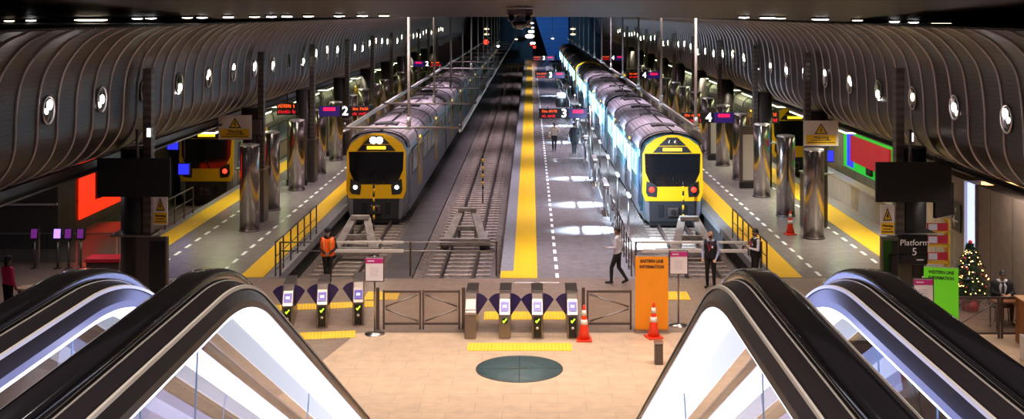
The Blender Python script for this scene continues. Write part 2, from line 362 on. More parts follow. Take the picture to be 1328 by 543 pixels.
def strip(name, x0, x1, y0, y1, m, label, cat='floor strip', group=None):
    return tag(MB().bx(x0, x1, y0, y1, .0, .012).build(name, m), label, cat, group)
T = M['yellow_tactile']
strip('tactile_strip', -9.35, -8.58, 37.1, 200, T, 'long yellow tactile strip along the left platform beside the lit train')
strip('tactile_strip', -14.05, -13.2, 38, 200, T, 'yellow tactile strip on the far left side of the left platform')
m = MB().bx(-.56, .22, 37.0, 205, 0, .012).bx(-.97, -.56, 37.0, 38.0, 0, .012)
tag(m.build('tactile_strip', T), 'long yellow tactile strip down the centre platform', 'floor strip')
strip('tactile_strip', 7.9, 8.72, 37.1, 200, T, 'yellow tactile strip on the right platform beside the red-lit train front')
strip('tactile_strip', 12.15, 13.25, 40, 200, T, 'yellow tactile strip on the far right side of the right platform')
def dashes(x, y0, y1, label, sp=1.25, ln=.62, w=.11):
    m = MB(); y = y0
    while y < y1: m.bx(x - w / 2, x + w / 2, y, y + ln, 0, .01); y += sp
    o = struct(m.build('floor_marking', M['white_paint'])); o['label'] = label; return o
dashes(.86, 37.05, 200, 'dashed white line down the centre platform beside the yellow strip'); dashes(-10.1, 38, 200, 'dashed white line on the left platform nearest the lit train')
dashes(-12.45, 38, 120, 'dashed white line on the far side of the left platform'); dashes(9.35, 37.3, 200, 'dashed white line on the right platform nearest the rails')
dashes(11.75, 38, 120, 'dashed white line on the far side of the right platform')
tag(MB().bx(-.5, .12, 36.35, 36.42, 0, .008).bx(.3, .9, 36.35, 36.42, 0, .008).build('floor_line', M['white_paint']), 'pale pair of short lines across the floor before the yellow strip', 'floor marking')
TC = M['tactile_cross']
strip('tactile_strip', -1.6, 1.05, 29.05, 29.72, TC, 'yellow ribbed tactile pad in front of the middle gates')
strip('tactile_strip', -1.3, 1.15, 32.0, 32.85, TC, 'yellow ribbed tactile pad behind the middle gates')
o = MB().bx(-1.6, 1.45, -.33, .33, 0, .012).build('tactile_strip', TC, loc=(-6.05, 30.35, 0)); o.rotation_euler[2] = .16; tag(o, 'yellow ribbed tactile pad in front of the left gates', 'floor strip')
o = MB().bx(-1.6, 1.5, -.33, .33, 0, .012).build('tactile_strip', TC, loc=(-5.9, 33.5, 0)); o.rotation_euler[2] = .16; tag(o, 'yellow ribbed tactile pad behind the left gates', 'floor strip')
for x, lb in ((-4.45, 'short yellow ribbed pad behind the left information sign'), (4.25, 'short yellow ribbed pad behind the orange banner')):
    strip('tactile_strip', x - .5, x + .5, 34.2, 35.2, TC, lb)

# glass disc in the floor
t = thing('floor_skylight', 'round slate-blue glass disc set in the cream floor', 'floor disc', (-.265, 27.6, 0))
MB().lathe([(1.04, 0), (1.04, .016), (1.0, .018), (1.0, 0)], 56).build('rim', M['discring'], t)
MB().lathe([(1.0, 0), (1.0, .012), (0, .012)], 56).build('disc', M['disc'], t, fix=True)
MB().bx(-1, 1, -.008, .008, .0, .014).bx(-.008, .008, -1, 1, 0, .014).build('joint', M['dark'], t)
MB().bx(-.34, .27, -.03, .03, .0, .02).build('slot', M['gate_steel'], t)

# ---- side bulges, ribs, portholes
def bulge(side):
    prof = [(9.95, 8.16), (10.5, 7.9), (10.9, 7.5), (11.15, 7.05), (11.27, 6.5), (11.3, 5.9), (11.32, 5.5), (11.42, 5.15), (11.62, 4.85), (11.9, 4.6), (12.3, 4.42), (12.9, 4.35)]
    if side > 0: prof = [(x, z - (.25 if z < 7 else 0)) for x, z in prof]
    P_ = [prof[0]] + prof + [prof[-1]]; sm_ = []
    for i in range(1, len(P_) - 2):
        for f in (0, .34, .67):
            q = [np.array(P_[i + j]) for j in (-1, 0, 1, 2)]; sm_.append(tuple(.5 * (2 * q[1] + (q[2] - q[0]) * f + (2 * q[0] - 5 * q[1] + 4 * q[2] - q[3]) * f * f + (3 * q[1] - q[0] - 3 * q[2] + q[3]) * f ** 3)))
    prof = sm_ + [prof[-1]]
    sn = 'left' if side < 0 else 'right'; lo = prof[-1][1]
    def ring(y, off=0.):
        n = len(prof); out = []
        for i, (x, z) in enumerate(prof):
            a = Vector(prof[max(i - 1, 0)]); b = Vector(prof[min(i + 1, n - 1)]); d = (b - a).normalized(); nx, nz = -abs(d.y), -d.x
            out.append((side * (x + nx * off), y, z + nz * off))
        return out
    m = MB().loft([ring(y) for y in [17 + 8 * k for k in range(26)]], closed=False)
    struct(m.build('wall_' + sn + '_upper', M['shell'], fix=False))
    m = MB(); y = 18.6
    while y < 190:
        m.loft([ring(y, .0), ring(y, .04), ring(y + .035, .04), ring(y + .035, .0)], closed=False); y += 1.12
    struct(m.build('trim_' + sn + '_ribs', M['shellrib'], fix=False))
    m = (lambda e: MB().bx(side * 12.3, side * 12.42, 17, 210, lo - e, lo - .02).bx(side * 12.1, side * 12.44, 17, 210, lo - e - .04, lo - e + .01))(.26 if side < 0 else .07)
    struct(m.build('trim_' + sn + '_bulkhead', M['shelltrim']))
    struct(MB().bx(side * 9.95, side * 20, 17, 36.4, 8.12, 8.17).bx(side * 9.95, side * 20, 36.4, 225, 8.12, 8.17).build('ceiling_' + sn + '_ledge', M['ceil']))
    # portholes
    n = 0; y = 23.65 if side < 0 else 24.0; z = 6.22 if side < 0 else 5.98
    pat = [(.1, .17), (.16, .2), None, (-.05, .02), (-.05, .06), (0, .12)]
    proto = None; label = '{} round porthole with a steel ring in the ' + sn + ' bronze wall'
    while y < 150:
        if n >= len(ORD): lb = 'small distant round porthole lamp far along the ' + sn + ' bronze wall'
        else: lb = label.format(ORD[n])
        t = thing('porthole', lb, 'porthole', (side * 11.3, y, z), 0, 'portholes in the ' + sn + ' wall')
        a = []; R0 = .33
        for k in range(28):
            th = 2 * PI * k / 28; a.append((0, R0 * math.cos(th), R0 * math.sin(th)))
        MB().tube([(-side * .05, p[1], p[2]) for p in a + a[:1]], .024, 6, caps=False).build('ring', M['galv'], t)
        MB().lathe([(0.001, -side * .03), (.31, -side * .03), (.32, -side * .0)], 24, axis='X').build('pane', M['blackgloss'], t)
        lm = [M['spot'], M['spot'], M['spot'], None if side < 0 else M['spot_w'], M['spot_g'], M['spot_w']][n % 6] if y < 60 else (M['spot_g'] if n % 3 else M['spot_w'])
        if lm:
            py, pz = [(.0, .22), (.05, .12), (0, 0), (-.05, .03), (.05, -.12), (0, .15)][n % 6]
            MB().ball((-side * .06, py, pz), (.05, .09 if y < 60 else .17, .12 if y < 60 else .2)).build('lamp', lm, t)
            if n % 3 != 0: MB().ball((-side * .05, py - .18, pz - .14), (.04, .05, .07)).build('lamp', M['spot'], t)
        n += 1; y += 3.36
bulge(-1); bulge(1)

# ---- soffit in front of the hall and hall ceiling
rings = []
for y, z in ((6, 9.9), (12, 9.35), (18, 9.0), (24, 8.77), (29, 8.64), (33, 8.53), (35.3, 8.44), (36.2, 8.36), (36.5, 8.42), (36.5, 8.9), (37, 9.4)):
    rings.append([(x, y, z - (.0007 if x < 0 else .0016) * x * x * (1 if y > 30 else .8)) for x in np.linspace(-19, 19, 25)])
struct(MB().loft(rings, closed=False).build('ceiling_soffit', M['soffit'], fix=False))
struct(MB().bx(-19, 19, 37, 420, 9.2, 9.5).build('ceiling', M['ceil']))
for i, px in enumerate([12, 40, 118, 133, 178, 196, 243, 262, 296, 330, 352, 372, 400, 440, 470, 498, 965, 1000, 1012, 1060, 1068, 1112, 1160, 1185, 1222, 1240, 1316]):
    sd = 'left' if px < 600 else 'right'
    yy = 34.6; x = (px - VX) * yy / F; zc = 8.43 - (.0007 if x < 0 else .0016) * x * x
    t = thing('ceiling_lamp', 'small bright recessed lamp under the %s edge of the brown ceiling' % sd, 'ceiling lamp', (x, yy, zc), 0, 'small lamps along the %s ceiling edge' % sd)
    w = .34 if px in (1222, 1000, 118) else .16
    MB().ball((0, 0, -.02), (w, .10, .022)).build('diffuser', M['spot'] if i % 3 else M['spot_w'], t)
    MB().bx(-w * 1.05, w * 1.05, -.12, .12, -.012, .1).build('rim', M['steel_dk'], t)
t = thing('ceiling_lamp', 'long bright streak-like lamp strip near the left ceiling edge', 'ceiling lamp', (-13.0, 34.2, 8.27))
MB().ball((0, 0, 0), (.5, .1, .03)).build('diffuser', M['spot_w'], t); MB().bx(-.55, .55, -.12, .12, .02, .1).build('rim', M['steel_dk'], t)

# ceiling camera cluster
t = thing('security_camera', 'lilac-grey camera cluster with a dome under the middle of the brown ceiling', 'security camera', (-.28, 29.6, 8.22))
MB().bx(-.34, .34, -.15, .15, .2, .36).bx(-.1, .1, -.12, .12, .08, .2).build('mount', M['lilac'], t, .02)
for s in (-1, 1):
    c = MB().lathe([(.085, -.2), (.09, -.16), (.09, .2)], 16, (s * .21, 0, .13), axis='Y').build('camera_body', M['lilac'], t)
    MB().lathe([(.07, -.215), (.001, -.215)], 16, (s * .21, 0, .13), axis='Y').build('lens', M['black'], c)
MB().lathe([(.20, .06), (.2, -.02), (.16, -.1), (.08, -.15), (.001, -.16)], 20).build('dome', M['blackgloss'], t)
MB().ball((.22, -.02, -.03), (.07, .07, .08)).build('sensor', M['galv'], t)
t = thing('security_camera', 'small pale box camera under the right side of the ceiling', 'security camera', (12.6, 34.5, 7.55))
MB().bx(-.16, .16, -.2, .2, -.1, .08).build('camera_body', M['galv'], t, .02); MB().bx(-.03, .03, -.03, .03, .08, .55).build('mount', M['steel_dk'], t)

# ---- tracks
def track(x, y1, label, yend=None, ns=100, sl=2.3):
    t = thing('railway_track', label, 'railway track', (x, 37.1, -.95))
    L_ = y1 - 37.1
    for s in (-1, 1):
        MB().bx(s * .5685 - .035, s * .5685 + .035, 0, L_, .13, .21).bx(s * .5685 - .012, s * .5685 + .012, 0, L_, .06, .13).bx(s * .5685 - .07, s * .5685 + .07, 0, L_, .04, .06).build('rail', M['rail'], t)
    p = None; k = 0; rest = MB(); y = .35
    while y < L_:
        if k < ns:
            if p is None: p = MB().bx(-sl / 2, sl / 2, -.12, .12, -.05, .045).build('sleeper', M['sleeper'], t, .015); q = p
            else: q = p.copy(); COL.objects.link(q)
            q.location = (0, y, 0)
        else: rest.bx(-sl / 2, sl / 2, y - .12, y + .12, -.05, .045)
        k += 1; y += .68
    if rest.v: o = rest.build('distant_sleepers', M['sleeper'], t); o['kind'] = 'stuff'
track(-2.6, 200, 'empty railway track between the left train and the centre platform')
track(-6.75, 62, 'railway track in front of the left train', ns=40); track(6.15, 62, 'railway track in front of the right train', ns=40)

# buffer stops
def buffer_stop(x, y, label, w=1.):
    t = thing('buffer_stop', label, 'buffer stop', (x, y, -.74), 0, 'concrete coloured buffer stops')
    for s in (-1, 1):
        pts = [(s * .98, -1.5, .0), (s * .62, -1.5, .0), (s * .12, .25, 1.14), (s * .40, .25, 1.16)]
        vs = [Vector(p) for p in pts]; dz = Vector((0, .12, -.16)); lo_ = [v + dz for v in vs]
        MB().add(vs + lo_, [(0, 1, 2, 3), (7, 6, 5, 4), (0, 4, 5, 1), (1, 5, 6, 2), (2, 6, 7, 3), (3, 7, 4, 0)]).build('raking_beam', M['concrete'], t, .01)
        MB().box((s * .34, .35, .5), (.13, .2, 1.1)).box((s * .8, -.6, .12), (.14, 1.7, .24)).build('frame_post', M['concrete'], t, .01)
    MB().box((0, .2, 1.13), (.74, .3, .16)).build('buffer_beam', M['concrete'], t, .02)
    MB().box((0, -.55, .5), (.95, .16, .2)).build('cross_beam', M['concrete'], t, .02)
    MB().box((0, -1.5, .14), (2.0, .22, .28)).build('foot_beam', M['concrete'], t, .02)
buffer_stop(-2.6, 47.4, 'pale A-frame buffer stop on the empty middle track'); buffer_stop(-6.75, 45.6, 'pale A-frame buffer stop before the left train'); buffer_stop(6.25, 45.4, 'pale A-frame buffer stop before the right train')

# striped marker poles in the tracks
def marker(x, y, z0, z1, label):
    t = thing('marker_pole', label, 'marker pole', (x, y, -.9)); n = 9; h = (z1 - z0) / n
    MB().tube([(0, 0, 0), (0, 0, z0 + .9)], .03, 8).build('stem', M['black'], t)
    for k in range(n): MB().tube([(0, 0, z0 + .9 + k * h), (0, 0, z0 + .9 + (k + 1) * h)], .045, 8).build('band', M['train_yellow'] if k % 2 else M['black'], t)
marker(-6.72, 49.6, -.55, 1.15, 'black and yellow striped marker pole before the left train'); marker(6.55, 49.6, -.55, 1.25, 'black and yellow striped marker pole before the right train')
marker(-2.35, 57, -.2, 1.5, 'black and yellow striped marker pole on the empty middle track')

# ------------------------------------------------------------------ trains
def section(hw, z0, z1, zc=2.35, n=7):
    """closed outline of a car body, roof arched from the cantrail zc to the crown z1"""
    pts = [(-hw * .90, z0), (-hw, z0 + .35), (-hw, 1.0), (-hw * .985, zc - .25)]
    for k in range(n + 1):
        a = PI - PI * k / n; pts.append((hw * .96 * math.cos(a) * 1.0, zc + (z1 - zc) * math.sin(a) ** .8))
    pts += [(hw * .985, zc - .25), (hw, 1.0), (hw, z0 + .35), (hw * .90, z0)]
    return pts
FACE = [(-1.13, -.62), (-1.3, -.2), (-1.33, .6), (-1.30, 2.3), (-1.12, 2.68), (-.72, 2.98), (-.3, 3.12), (0, 3.15), (.3, 3.12), (.72, 2.98), (1.12, 2.68), (1.30, 2.3), (1.33, .6), (1.3, -.2), (1.13, -.62)]
def train(x, y, label, cars=3, lights='head_w', lit_side=0, roof='roof', nose=True, clen=23.2, win='win_dim', short=False):
    t = thing('train', label, 'train', (x, y, 0)); HW = 1.36
    yy = 0.
    for c in range(cars):
        y0 = yy + (.55 if (c == 0 and nose) else .0); y1 = yy + clen
        rings = []
        if c == 0 and nose:
            rings.append([(px * .985, .06 + .1 * max(pz, 0) * .5, pz) for px, pz in [(-1.16, -.6), (-1.30, -.2), (-1.33, .9), (-1.31, 2.2)] + [(1.29 * math.cos(PI - PI * k / 7), 2.35 + .78 * math.sin(PI - PI * k / 7) ** .8) for k in range(8)] + [(1.31, 2.2), (1.33, .9), (1.30, -.2), (1.16, -.6)]])
        for yq in (y0, y1): rings.append([(px, yq, pz) for px, pz in section(HW, -.62, 3.12)])
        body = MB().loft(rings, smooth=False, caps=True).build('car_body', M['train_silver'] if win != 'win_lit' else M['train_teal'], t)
        # roof skin with ribs
        rs = []
        for yq in (y0 + .25, y1 - .05): rs.append([(1.345 * math.cos(PI - PI * k / 12), yq, 2.38 + .80 * math.sin(PI - PI * k / 12) ** .8) for k in range(13)])
        MB().loft(rs, closed=False).build('roof', M[roof], t, fix=False)
        rb = MB().tube([(1.36 * math.cos(PI - PI * k / 12), 0, 2.40 + .80 * max(math.sin(PI - PI * k / 12), 0) ** .8) for k in range(13)], .03, 5).build('roof_band', M['steel_dk'] if roof == 'roof' else M['pole'], t)
        for q in range(int((y1 - y0) / 3.85)):
            rq = rb if q == 0 else rb.copy()
            if q: COL.objects.link(rq)
            rq.location = (0, y0 + .6 + q * 3.85, 0)
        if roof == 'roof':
            for q in range(4):
                yb = y0 + 3 + q * 5.4
                MB().bx(-.52, .52, yb, yb + .9, 3.1, 3.24).bx(-.34, .34, yb + .1, yb + .8, 3.24, 3.27).build('roof_hatch', M['roof_dark'], t, .02)
            MB().tube([(.12, y0 + .2, 3.2), (.1, (y0 + y1) / 2, 3.24), (.14, y1, 3.22)], .035, 6).build('roof_cable', M['black'], t)
        for s in (-1, 1):
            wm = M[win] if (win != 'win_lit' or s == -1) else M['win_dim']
            ws = 5.6
            if win != 'win_lit': MB().bx(s * 1.352, s * 1.366, y0 + 1.8, y1 - .3, .95, 2.15).build('window_band', M['train_dark'], t)
            for yb in (2.2, 7.3, 9.7, 12.1, 16.9, 19.3):
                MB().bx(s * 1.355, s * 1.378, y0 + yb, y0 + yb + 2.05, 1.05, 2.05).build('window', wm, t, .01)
            for q, yb in enumerate((y0 + 4.8, y0 + 14.5)):
                dr = MB().bx(s * 1.355, s * 1.385, yb, yb + 1.8, -.05, 2.22).build('door', M['train_yellow'] if win != 'win_lit' else M['train_white'], t, .01)  # right train's doors carry the cold glare as a pale colour
                MB().bx(s * 1.386, s * 1.394, yb + .30, yb + .75, .8, 2.0).bx(s * 1.386, s * 1.394, yb + 1.05, yb + 1.5, .8, 2.0).build('door_window', M['winglass'] if (win != 'win_lit' or s == 1) else M['win_glare'], dr)
                MB().bx(s * 1.36, s * 1.40, yb + .5, yb + .85, 2.32, 2.42).build('door_lamp', M['lamp_o'], t)
            MB().bx(s * 1.352, s * 1.372, y0 + .3, y1 - .2, -.45, .42).build('lower_panel', M['train_silver'], t)
            if c == 0 and nose:
                MB().prism([(.75, -.1), (1.65, -.1), (1.65, 2.05), (1.0, 2.05), (.75, .9)], s * 1.352, s * 1.385, 'YZ').build('cab_door', M['train_blue'], t)
        if c < cars - 1: MB().bx(-1.15, 1.15, y1, y1 + .8, -.3, 2.85).build('gangway', M['black'], t)
        MB().bx(-1.0, 1.0, y0 + 1, y1 - .5, -.82, -.58).build('underframe', M['black'], t)
        yy += clen + .8
    if nose:
        def fp(pts, off, th=.03):     # plate on the raked face
            vs = [(px, .03 + .05 * max(pz, 0) - off, pz) for px, pz in pts]; vb = [(a, b + th, c_) for a, b, c_ in vs]; n = len(pts)
            return MB().add(vs + vb, [tuple(range(n)), tuple(range(2 * n - 1, n - 1, -1))] + [(i, (i + 1) % n, n + (i + 1) % n, n + i) for i in range(n)])
        mask = [(p, q) for p, q in FACE if q > .2]
        mask = [(-1.2, .25), (-1.33, .6), (-1.31, 2.3), (-1.14, 2.66), (-.74, 2.96), (-.3, 3.10), (0, 3.13), (.3, 3.10), (.74, 2.96), (1.14, 2.66), (1.31, 2.3), (1.33, .6), (1.2, .25)]
        fp(mask, .05, .08).build('front_mask', M['train_yellow'], t)
        fp([(-1.22, 2.31), (-1.19, 1.5), (-.98, 1.02), (-.78, .88), (.78, .88), (.98, 1.02), (1.19, 1.5), (1.22, 2.31)], .07, .03).build('windscreen', M['blackgloss'], t)
        fp([(-.86, 2.35), (-.62, 2.62), (.62, 2.62), (.86, 2.35)], .075, .03).build('display_panel', M['black'], t)
        fp([(-.42, 2.42), (-.42, 2.56), (.42, 2.56), (.42, 2.42)], .083, .02).build('destination_display', M['lamp_o'], t)
        fp([(-.60, 2.66), (-.22, 3.01), (.22, 3.01), (.60, 2.66)], .075, .03).build('lamp_panel', M['black'], t)
        for s in (-1, 1):
            if lights == 'head_w': MB().lathe([(.15, 0), (.13, -.03), (.001, -.04)], 16, (s * .14, .03 + .05 * 2.8 - .085, 2.82), axis='Y').build('headlight', M['head_w'], t)
            else: MB().lathe([(.10, 0), (.09, -.03), (.001, -.04)], 16, (s * .13, .03 + .05 * 2.8 - .085, 2.82), axis='Y').build('headlight', M['steel'], t)
            cl = fp([(s * .70, .42), (s * .66, .82), (s * .80, 1.04) if 0 else (s * .80, .98), (s * 1.14, 1.12), (s * 1.17, .62), (s * 1.08, .46)], .078, .03).build('light_cluster', M['black'], t)
            MB().lathe([(.085 if lights == 'head_w' else .12, 0), (.07 if lights == 'head_w' else .11, -.03), (.001, -.04)], 16, (s * .92, -.03, .75), axis='Y').build('cluster_lamp', M[lights], cl)
        MB().add(*(lambda a: (a, [(0, 1, 2, 3)]))([(-.6, 0, .3), (.6, 0, .3), (.6, 0, .3), (-.6, 0, .3)])) if False else None
        bp = [(-1.05, -.66), (-1.2, -.2), (-1.22, .24), (1.22, .24), (1.2, -.2), (1.05, -.66)]
        fp(bp, .02, .25).build('bumper', M['train_dark'], t, .02)
        for s in (-1, 1): fp([(s * 1.0, -.66), (s * 1.02, .20), (s * 1.24, .24), (s * 1.22, -.2), (s * 1.1, -.66)], .05, .2).build('corner_fairing', M['train_silver'], t, .02)
        [MB().bx(q - .11, q + .11, -.03, .1, -.45, .1).build('jumper_box', M['black'], t, .02) for q in (-.51, .51)]
        cp = MB().bx(-.24, .24, -.22, .05, -.4, -.02).build('coupler', M['steel_dk'], t, .03); MB().lathe([(.12, -.34), (.12, -.2), (.001, -.2)], 12, (0, 0, -.2), axis='Y').build('coupler_head', M['black'], cp)
        MB().tube([(.15, -.09, .9), (.02, -.09, 1.15), (0, -.1, 1.3)], .02, 6).build('wiper', M['black'], t)
        MB().bx(-1.0, 1.0, .05, .6, -.84, -.62).build('obstacle_guard', M['black'], t)
    return t
tr2 = train(-6.85, 51.3, 'yellow-fronted train with white headlights on the left track', 3, 'head_w', 1)
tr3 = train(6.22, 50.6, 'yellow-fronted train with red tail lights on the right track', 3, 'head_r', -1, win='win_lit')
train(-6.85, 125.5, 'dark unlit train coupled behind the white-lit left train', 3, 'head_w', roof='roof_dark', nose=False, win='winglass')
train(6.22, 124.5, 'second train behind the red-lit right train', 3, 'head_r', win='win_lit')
train(-15.85, 56.5, 'dim yellow train with red lights on the far left track', 2, 'head_r'); train(15.1, 66., 'dim yellow train on the far right track behind the chrome columns', 2, 'head_r')
# roof gear on the near trains
def pantograph(tr, y):
    MB().bx(-.6, .6, y - .5, y + .5, 3.2, 3.28).tube([(-.4, y - .4, 3.3), (-.45, y + .5, 3.6), (-.5, y - .3, 3.95)], .03, 6).tube([(.4, y - .4, 3.3), (.45, y + .5, 3.6), (.5, y - .3, 3.95)], .03, 6).tube([(-.75, y - .3, 3.98), (.75, y - .3, 3.98)], .035, 6).tube([(-.4, y - .4, 3.3), (.4, y - .4, 3.3)], .03, 6).build('pantograph', M['black'], tr)
MB().tube([(1.37 * math.cos(PI - PI * k / 12), 71.6, 2.40 + .82 * max(math.sin(PI - PI * k / 12), 0) ** .8) for k in range(13)], .12, 6).build('rear_cab_rim', M['train_yellow'], tr3)
pantograph(tr3, 21.5); pantograph(tr2, 26.)

# ---- overhead conductors, masts
for x, lb in ((-6.75, 'pale overhead conductor rail above the left train'), (-2.55, 'pale overhead conductor rail above the empty middle track'), (6.1, 'pale overhead conductor rail above the right train')):
    t = thing('conductor_rail', lb, 'conductor rail', (x, 42.2, 4.2))
    MB().bx(-.05, .05, 0, 150, -.04, .10).build('beam', M['galv'], t); MB().tube([(0, -.5, -.01), (0, .05, .03)], [.03, .07], 8).build('end_ramp', M['galv'], t)
for side, x, n in ((-1, -4.42, 12), (1, 6.0, 12)):
    sn = 'left' if side < 0 else 'right'
    for k in range(n):
        y = 42 + 11.1 * k; lb = '{} vertical mast tube hanging over the {} train'.format(ORD[k], sn)
        t = thing('overhead_mast', lb, 'overhead mast', (x, y, 4.3), 0, 'masts hanging over the %s train' % sn)
        MB().tube([(0, 0, .0), (0, 0, 4.9)], .055, 10).build('tube', M['pole'], t)
        MB().bx(-.12, .12, -.12, .12, -.05, .05).tube([(0, 0, .1), (0, 0, .4)], .085, 10).build('clamp', M['galv'], t)
        if side < 0:
            MB().tube([(-2.4, 0, .02), (1.95, 0, .02)], .045, 8).build('cross_arm', M['pole'], t)
            MB().tube([(-2.33, 0, .02), (-2.33, 0, .2)], .06, 8).build('insulator', M['steel_dk'], t); MB().tube([(1.87, 0, .0), (1.87, 0, .14)], .06, 8).build('insulator', M['steel_dk'], t)

# ---- pillars with flat cladding strips, chrome columns
def pillar(side, y, label, base=True):
    sn = 'left' if side < 0 else 'right'
    t = thing('pillar', label, 'pillar', (side * (11.35 if side < 0 or y > 40 else 11.02), y, 0), 0, 'pillars under the %s wall' % sn)
    MB().lathe([(.46, 0), (.46, 4.6)], 28).build('shaft', M['black'] if y < 40 else M['shelltrim_dark'], t)
    s = -side
    MB().bx(s * .30, s * .42 + s * .12, -.45, -.1, 2.1, 6.9 if True else 0).build('cladding_strip', M['strip'], t, .02)
    MB().bx(s * .1, s * .56, -.5, .35, 0, 2.15).build('base_cladding', M['steel_dk'], t, .03)
    MB().bx(-.6, .6, -.55, .4, 2.12, 2.18).build('collar', M['steel'], t, .01)
    return t
M['shelltrim_dark'] = mat('dark bronze pillar', (.05, .036, .034), .4, .4)
M['strip'] = wave_mat('slatted pillar strip', (.05, .036, .034), (.14, .105, .10), 'Z', .22, .4, .4, .4, .02)
PL = [33.4, 47.3, 58.3, 69.3, 80.3, 91.3, 102.3, 113.3, 124.3, 135.3]; PR = [33.6, 46.0, 56.6, 67.2, 77.8, 88.4, 99.0, 109.6, 120.2, 131.]
for i, y in enumerate(PL): pillar(-1, y, '{} bronze pillar under the left wall'.format(ORD[i]))
for i, y in enumerate(PR): pillar(1, y, '{} bronze pillar under the right wall'.format(ORD[i]))
cproto = thing('chrome_column', 'polished steel cylinder column, nearest on the left platform', 'column', (-10.95, 45.1, 0), 0, 'polished steel columns on the left platform')
MB().lathe([(.38, .02), (.38, 3.28), (.36, 3.32)], 32).build('shell', M['chrome'], cproto)
MB().lathe([(.41, 0), (.41, .06), (.38, .06)], 32).build('base_ring', M['steel_dk'], cproto)
MB().lathe([(.37, 3.3), (.37, 3.36), (.3, 3.38), (.001, 3.38)], 24).build('cap', M['galv'], cproto)
k = 1
for y in (49.9, 55.4, 61.2, 66.6, 72.2, 77.6, 83.2, 88.6, 94.2, 99.6, 105, 110.6, 116): dup(cproto, (-11.2, y, 0), None, 'polished steel cylinder column, {} on the left platform'.format(ORD[k])); k += 1
k = 0
for y in (43.6, 48.4, 53.4, 58.9, 64.2, 69.6, 74.8, 80.2, 85.4, 90.8, 96, 101.4, 106.6, 112): dup(cproto, (10.68, y, 0), None, 'polished steel cylinder column, {} on the right platform'.format(ORD[k]), 'polished steel columns on the right platform'); k += 1
# pale poster panels on the second row pillars
for x, y, lb in ((-11.5, 57.0, 'pale grey poster panel between chrome columns on the left platform'), (10.6, 56.0, 'pale grey poster panel between chrome columns on the right platform'), (-11.6, 68.5, 'distant pale poster panel on the left platform'), (10.7, 66.6, 'distant pale poster panel on the right platform')):
    t = thing('poster_stand', lb, 'poster stand', (x, y, 0)); MB().bx(-.5, .5, -.16, .1, 0, .28).build('plinth', M['black'], t)
    MB().bx(-.48, .48, -.12, .06, .28, 3.0).build('panel', M['steel_dk'], t, .02); MB().bx(-.34, .34, -.14, -.118, .4, 2.6).build('poster', M['galv'], t)

# ------------------------------------------------------------------ signs
def led_row(x0, x1, z0, z1, seed):
    q = random.Random(seed); m = MB(); x = x0; ch = (z1 - z0) * .42
    while x < x1 - ch:
        for _ in range(q.randint(3, 7)):
            if x > x1 - ch: break
            m.bx(x, x + ch * .8, -.004, .004, z0, z1 - (ch * .5 if q.random() < .3 else 0)); x += ch * 1.25
        x += ch * 1.1
    return m
def display_sign(x, y, z, num, label, w=2.45, h=.52, flip=False, post=None, num_only=False):
    t = thing('platform_display', label, 'display sign', (x, y, z)); f = -1 if flip else 1
    MB().bx(-w / 2, w / 2, -.08, .08, -h / 2, h / 2).build('housing', M['black'], t, .02)
    a, b = sorted((f * -w * .47, f * -w * .09)); led_row(a + .08, b - .05, .05, h * .36, 1).build('upper_text_row', M['led_o'], t, loc=(0, -.086, 0)); led_row(a + .08, b - .05, -h * .38, -.05, 2).build('lower_text_row', M['led_r'], t, loc=(0, -.086, 0))
    a, b = sorted((f * w * .12, f * w * .49)); pp = MB().bx(a, b, -.09, -.081, -h * .47, h * .47).build('purple_face', M['purple'], t)
    a, b = sorted((f * w * .20, f * w * .42)); MB().bx(a, b, -.10, -.091, .02, h * .36).build('magenta_text', M['magenta'], pp)
    text('numeral', num, h * 1.15, M['white_lit'], t, (f * w * .02, -.095, 0), bold=.012)
    MB().tube([(-w * .32, 0, h / 2), (-w * .32, 0, h / 2 + 4.6 if post == 'up' else h / 2 + .1)], .03, 8).tube([(w * .32, 0, h / 2), (w * .32, 0, h / 2 + 4.6 if post == 'up' else h / 2 + .1)], .03, 8).build('hanger', M['steel_dk'], t)
    if post == 'side': MB().tube([(w / 2 + .15, 0, -z), (w / 2 + .15, 0, .4)], .07, 10).tube([(w / 2 - .1, 0, 0), (w / 2 + .15, 0, 0)], .05, 8).build('post', M['steel'], t)
    return t
display_sign(1.66, 59, 3.35, '3', 'hanging display with a white 3 above the centre platform, nearest', post='side')
display_sign(1.6, 95, 3.35, '3', 'hanging display with a white 3 above the centre platform, second nearest', post='side')
display_sign(1.45, 130, 3.35, '3', 'hanging display with a white 3 above the centre platform, farthest', post='side')
display_sign(-9.1, 57.2, 3.62, '2', 'hanging display with a white 2 beside the left train', flip=True, w=2.7)
display_sign(-9.6, 108, 3.7, '2', 'distant hanging display with a white 2 beside the left train', flip=True, w=2.7)
display_sign(8.75, 57.2, 3.3, '4', 'hanging display with a white 4 beside the right train', w=2.6)
display_sign(9.0, 92, 3.5, '4', 'second nearest hanging display with a white 4 past the right train', w=2.6)
display_sign(9.0, 127, 3.5, '4', 'farthest hanging display with a white 4 past the right train', w=2.6)
def led_board(x, y, z, w, label):
    t = thing('departure_board', label, 'departure board', (x, y, z)); MB().bx(-w / 2, w / 2, -.1, .1, -.3, .3).build('housing', M['black'], t, .02)
    led_row(-w * .42, w * .42, .06, .24, 5).build('upper_text_row', M['led_o'], t, loc=(0, -.106, 0)); led_row(-w * .42, w * .42, -.22, -.05, 6).build('lower_text_row', M['led_r'], t, loc=(0, -.106, 0))
    MB().tube([(0, 0, .3), (0, 0, .8)], .04, 8).build('hanger', M['steel_dk'], t)
led_board(-12.1, 57.6, 3.7, 1.05, 'black board with red lettering over the far side of the left platform'); led_board(12.1, 59, 3.15, 1.15, 'black board with red lettering over the far side of the right platform')

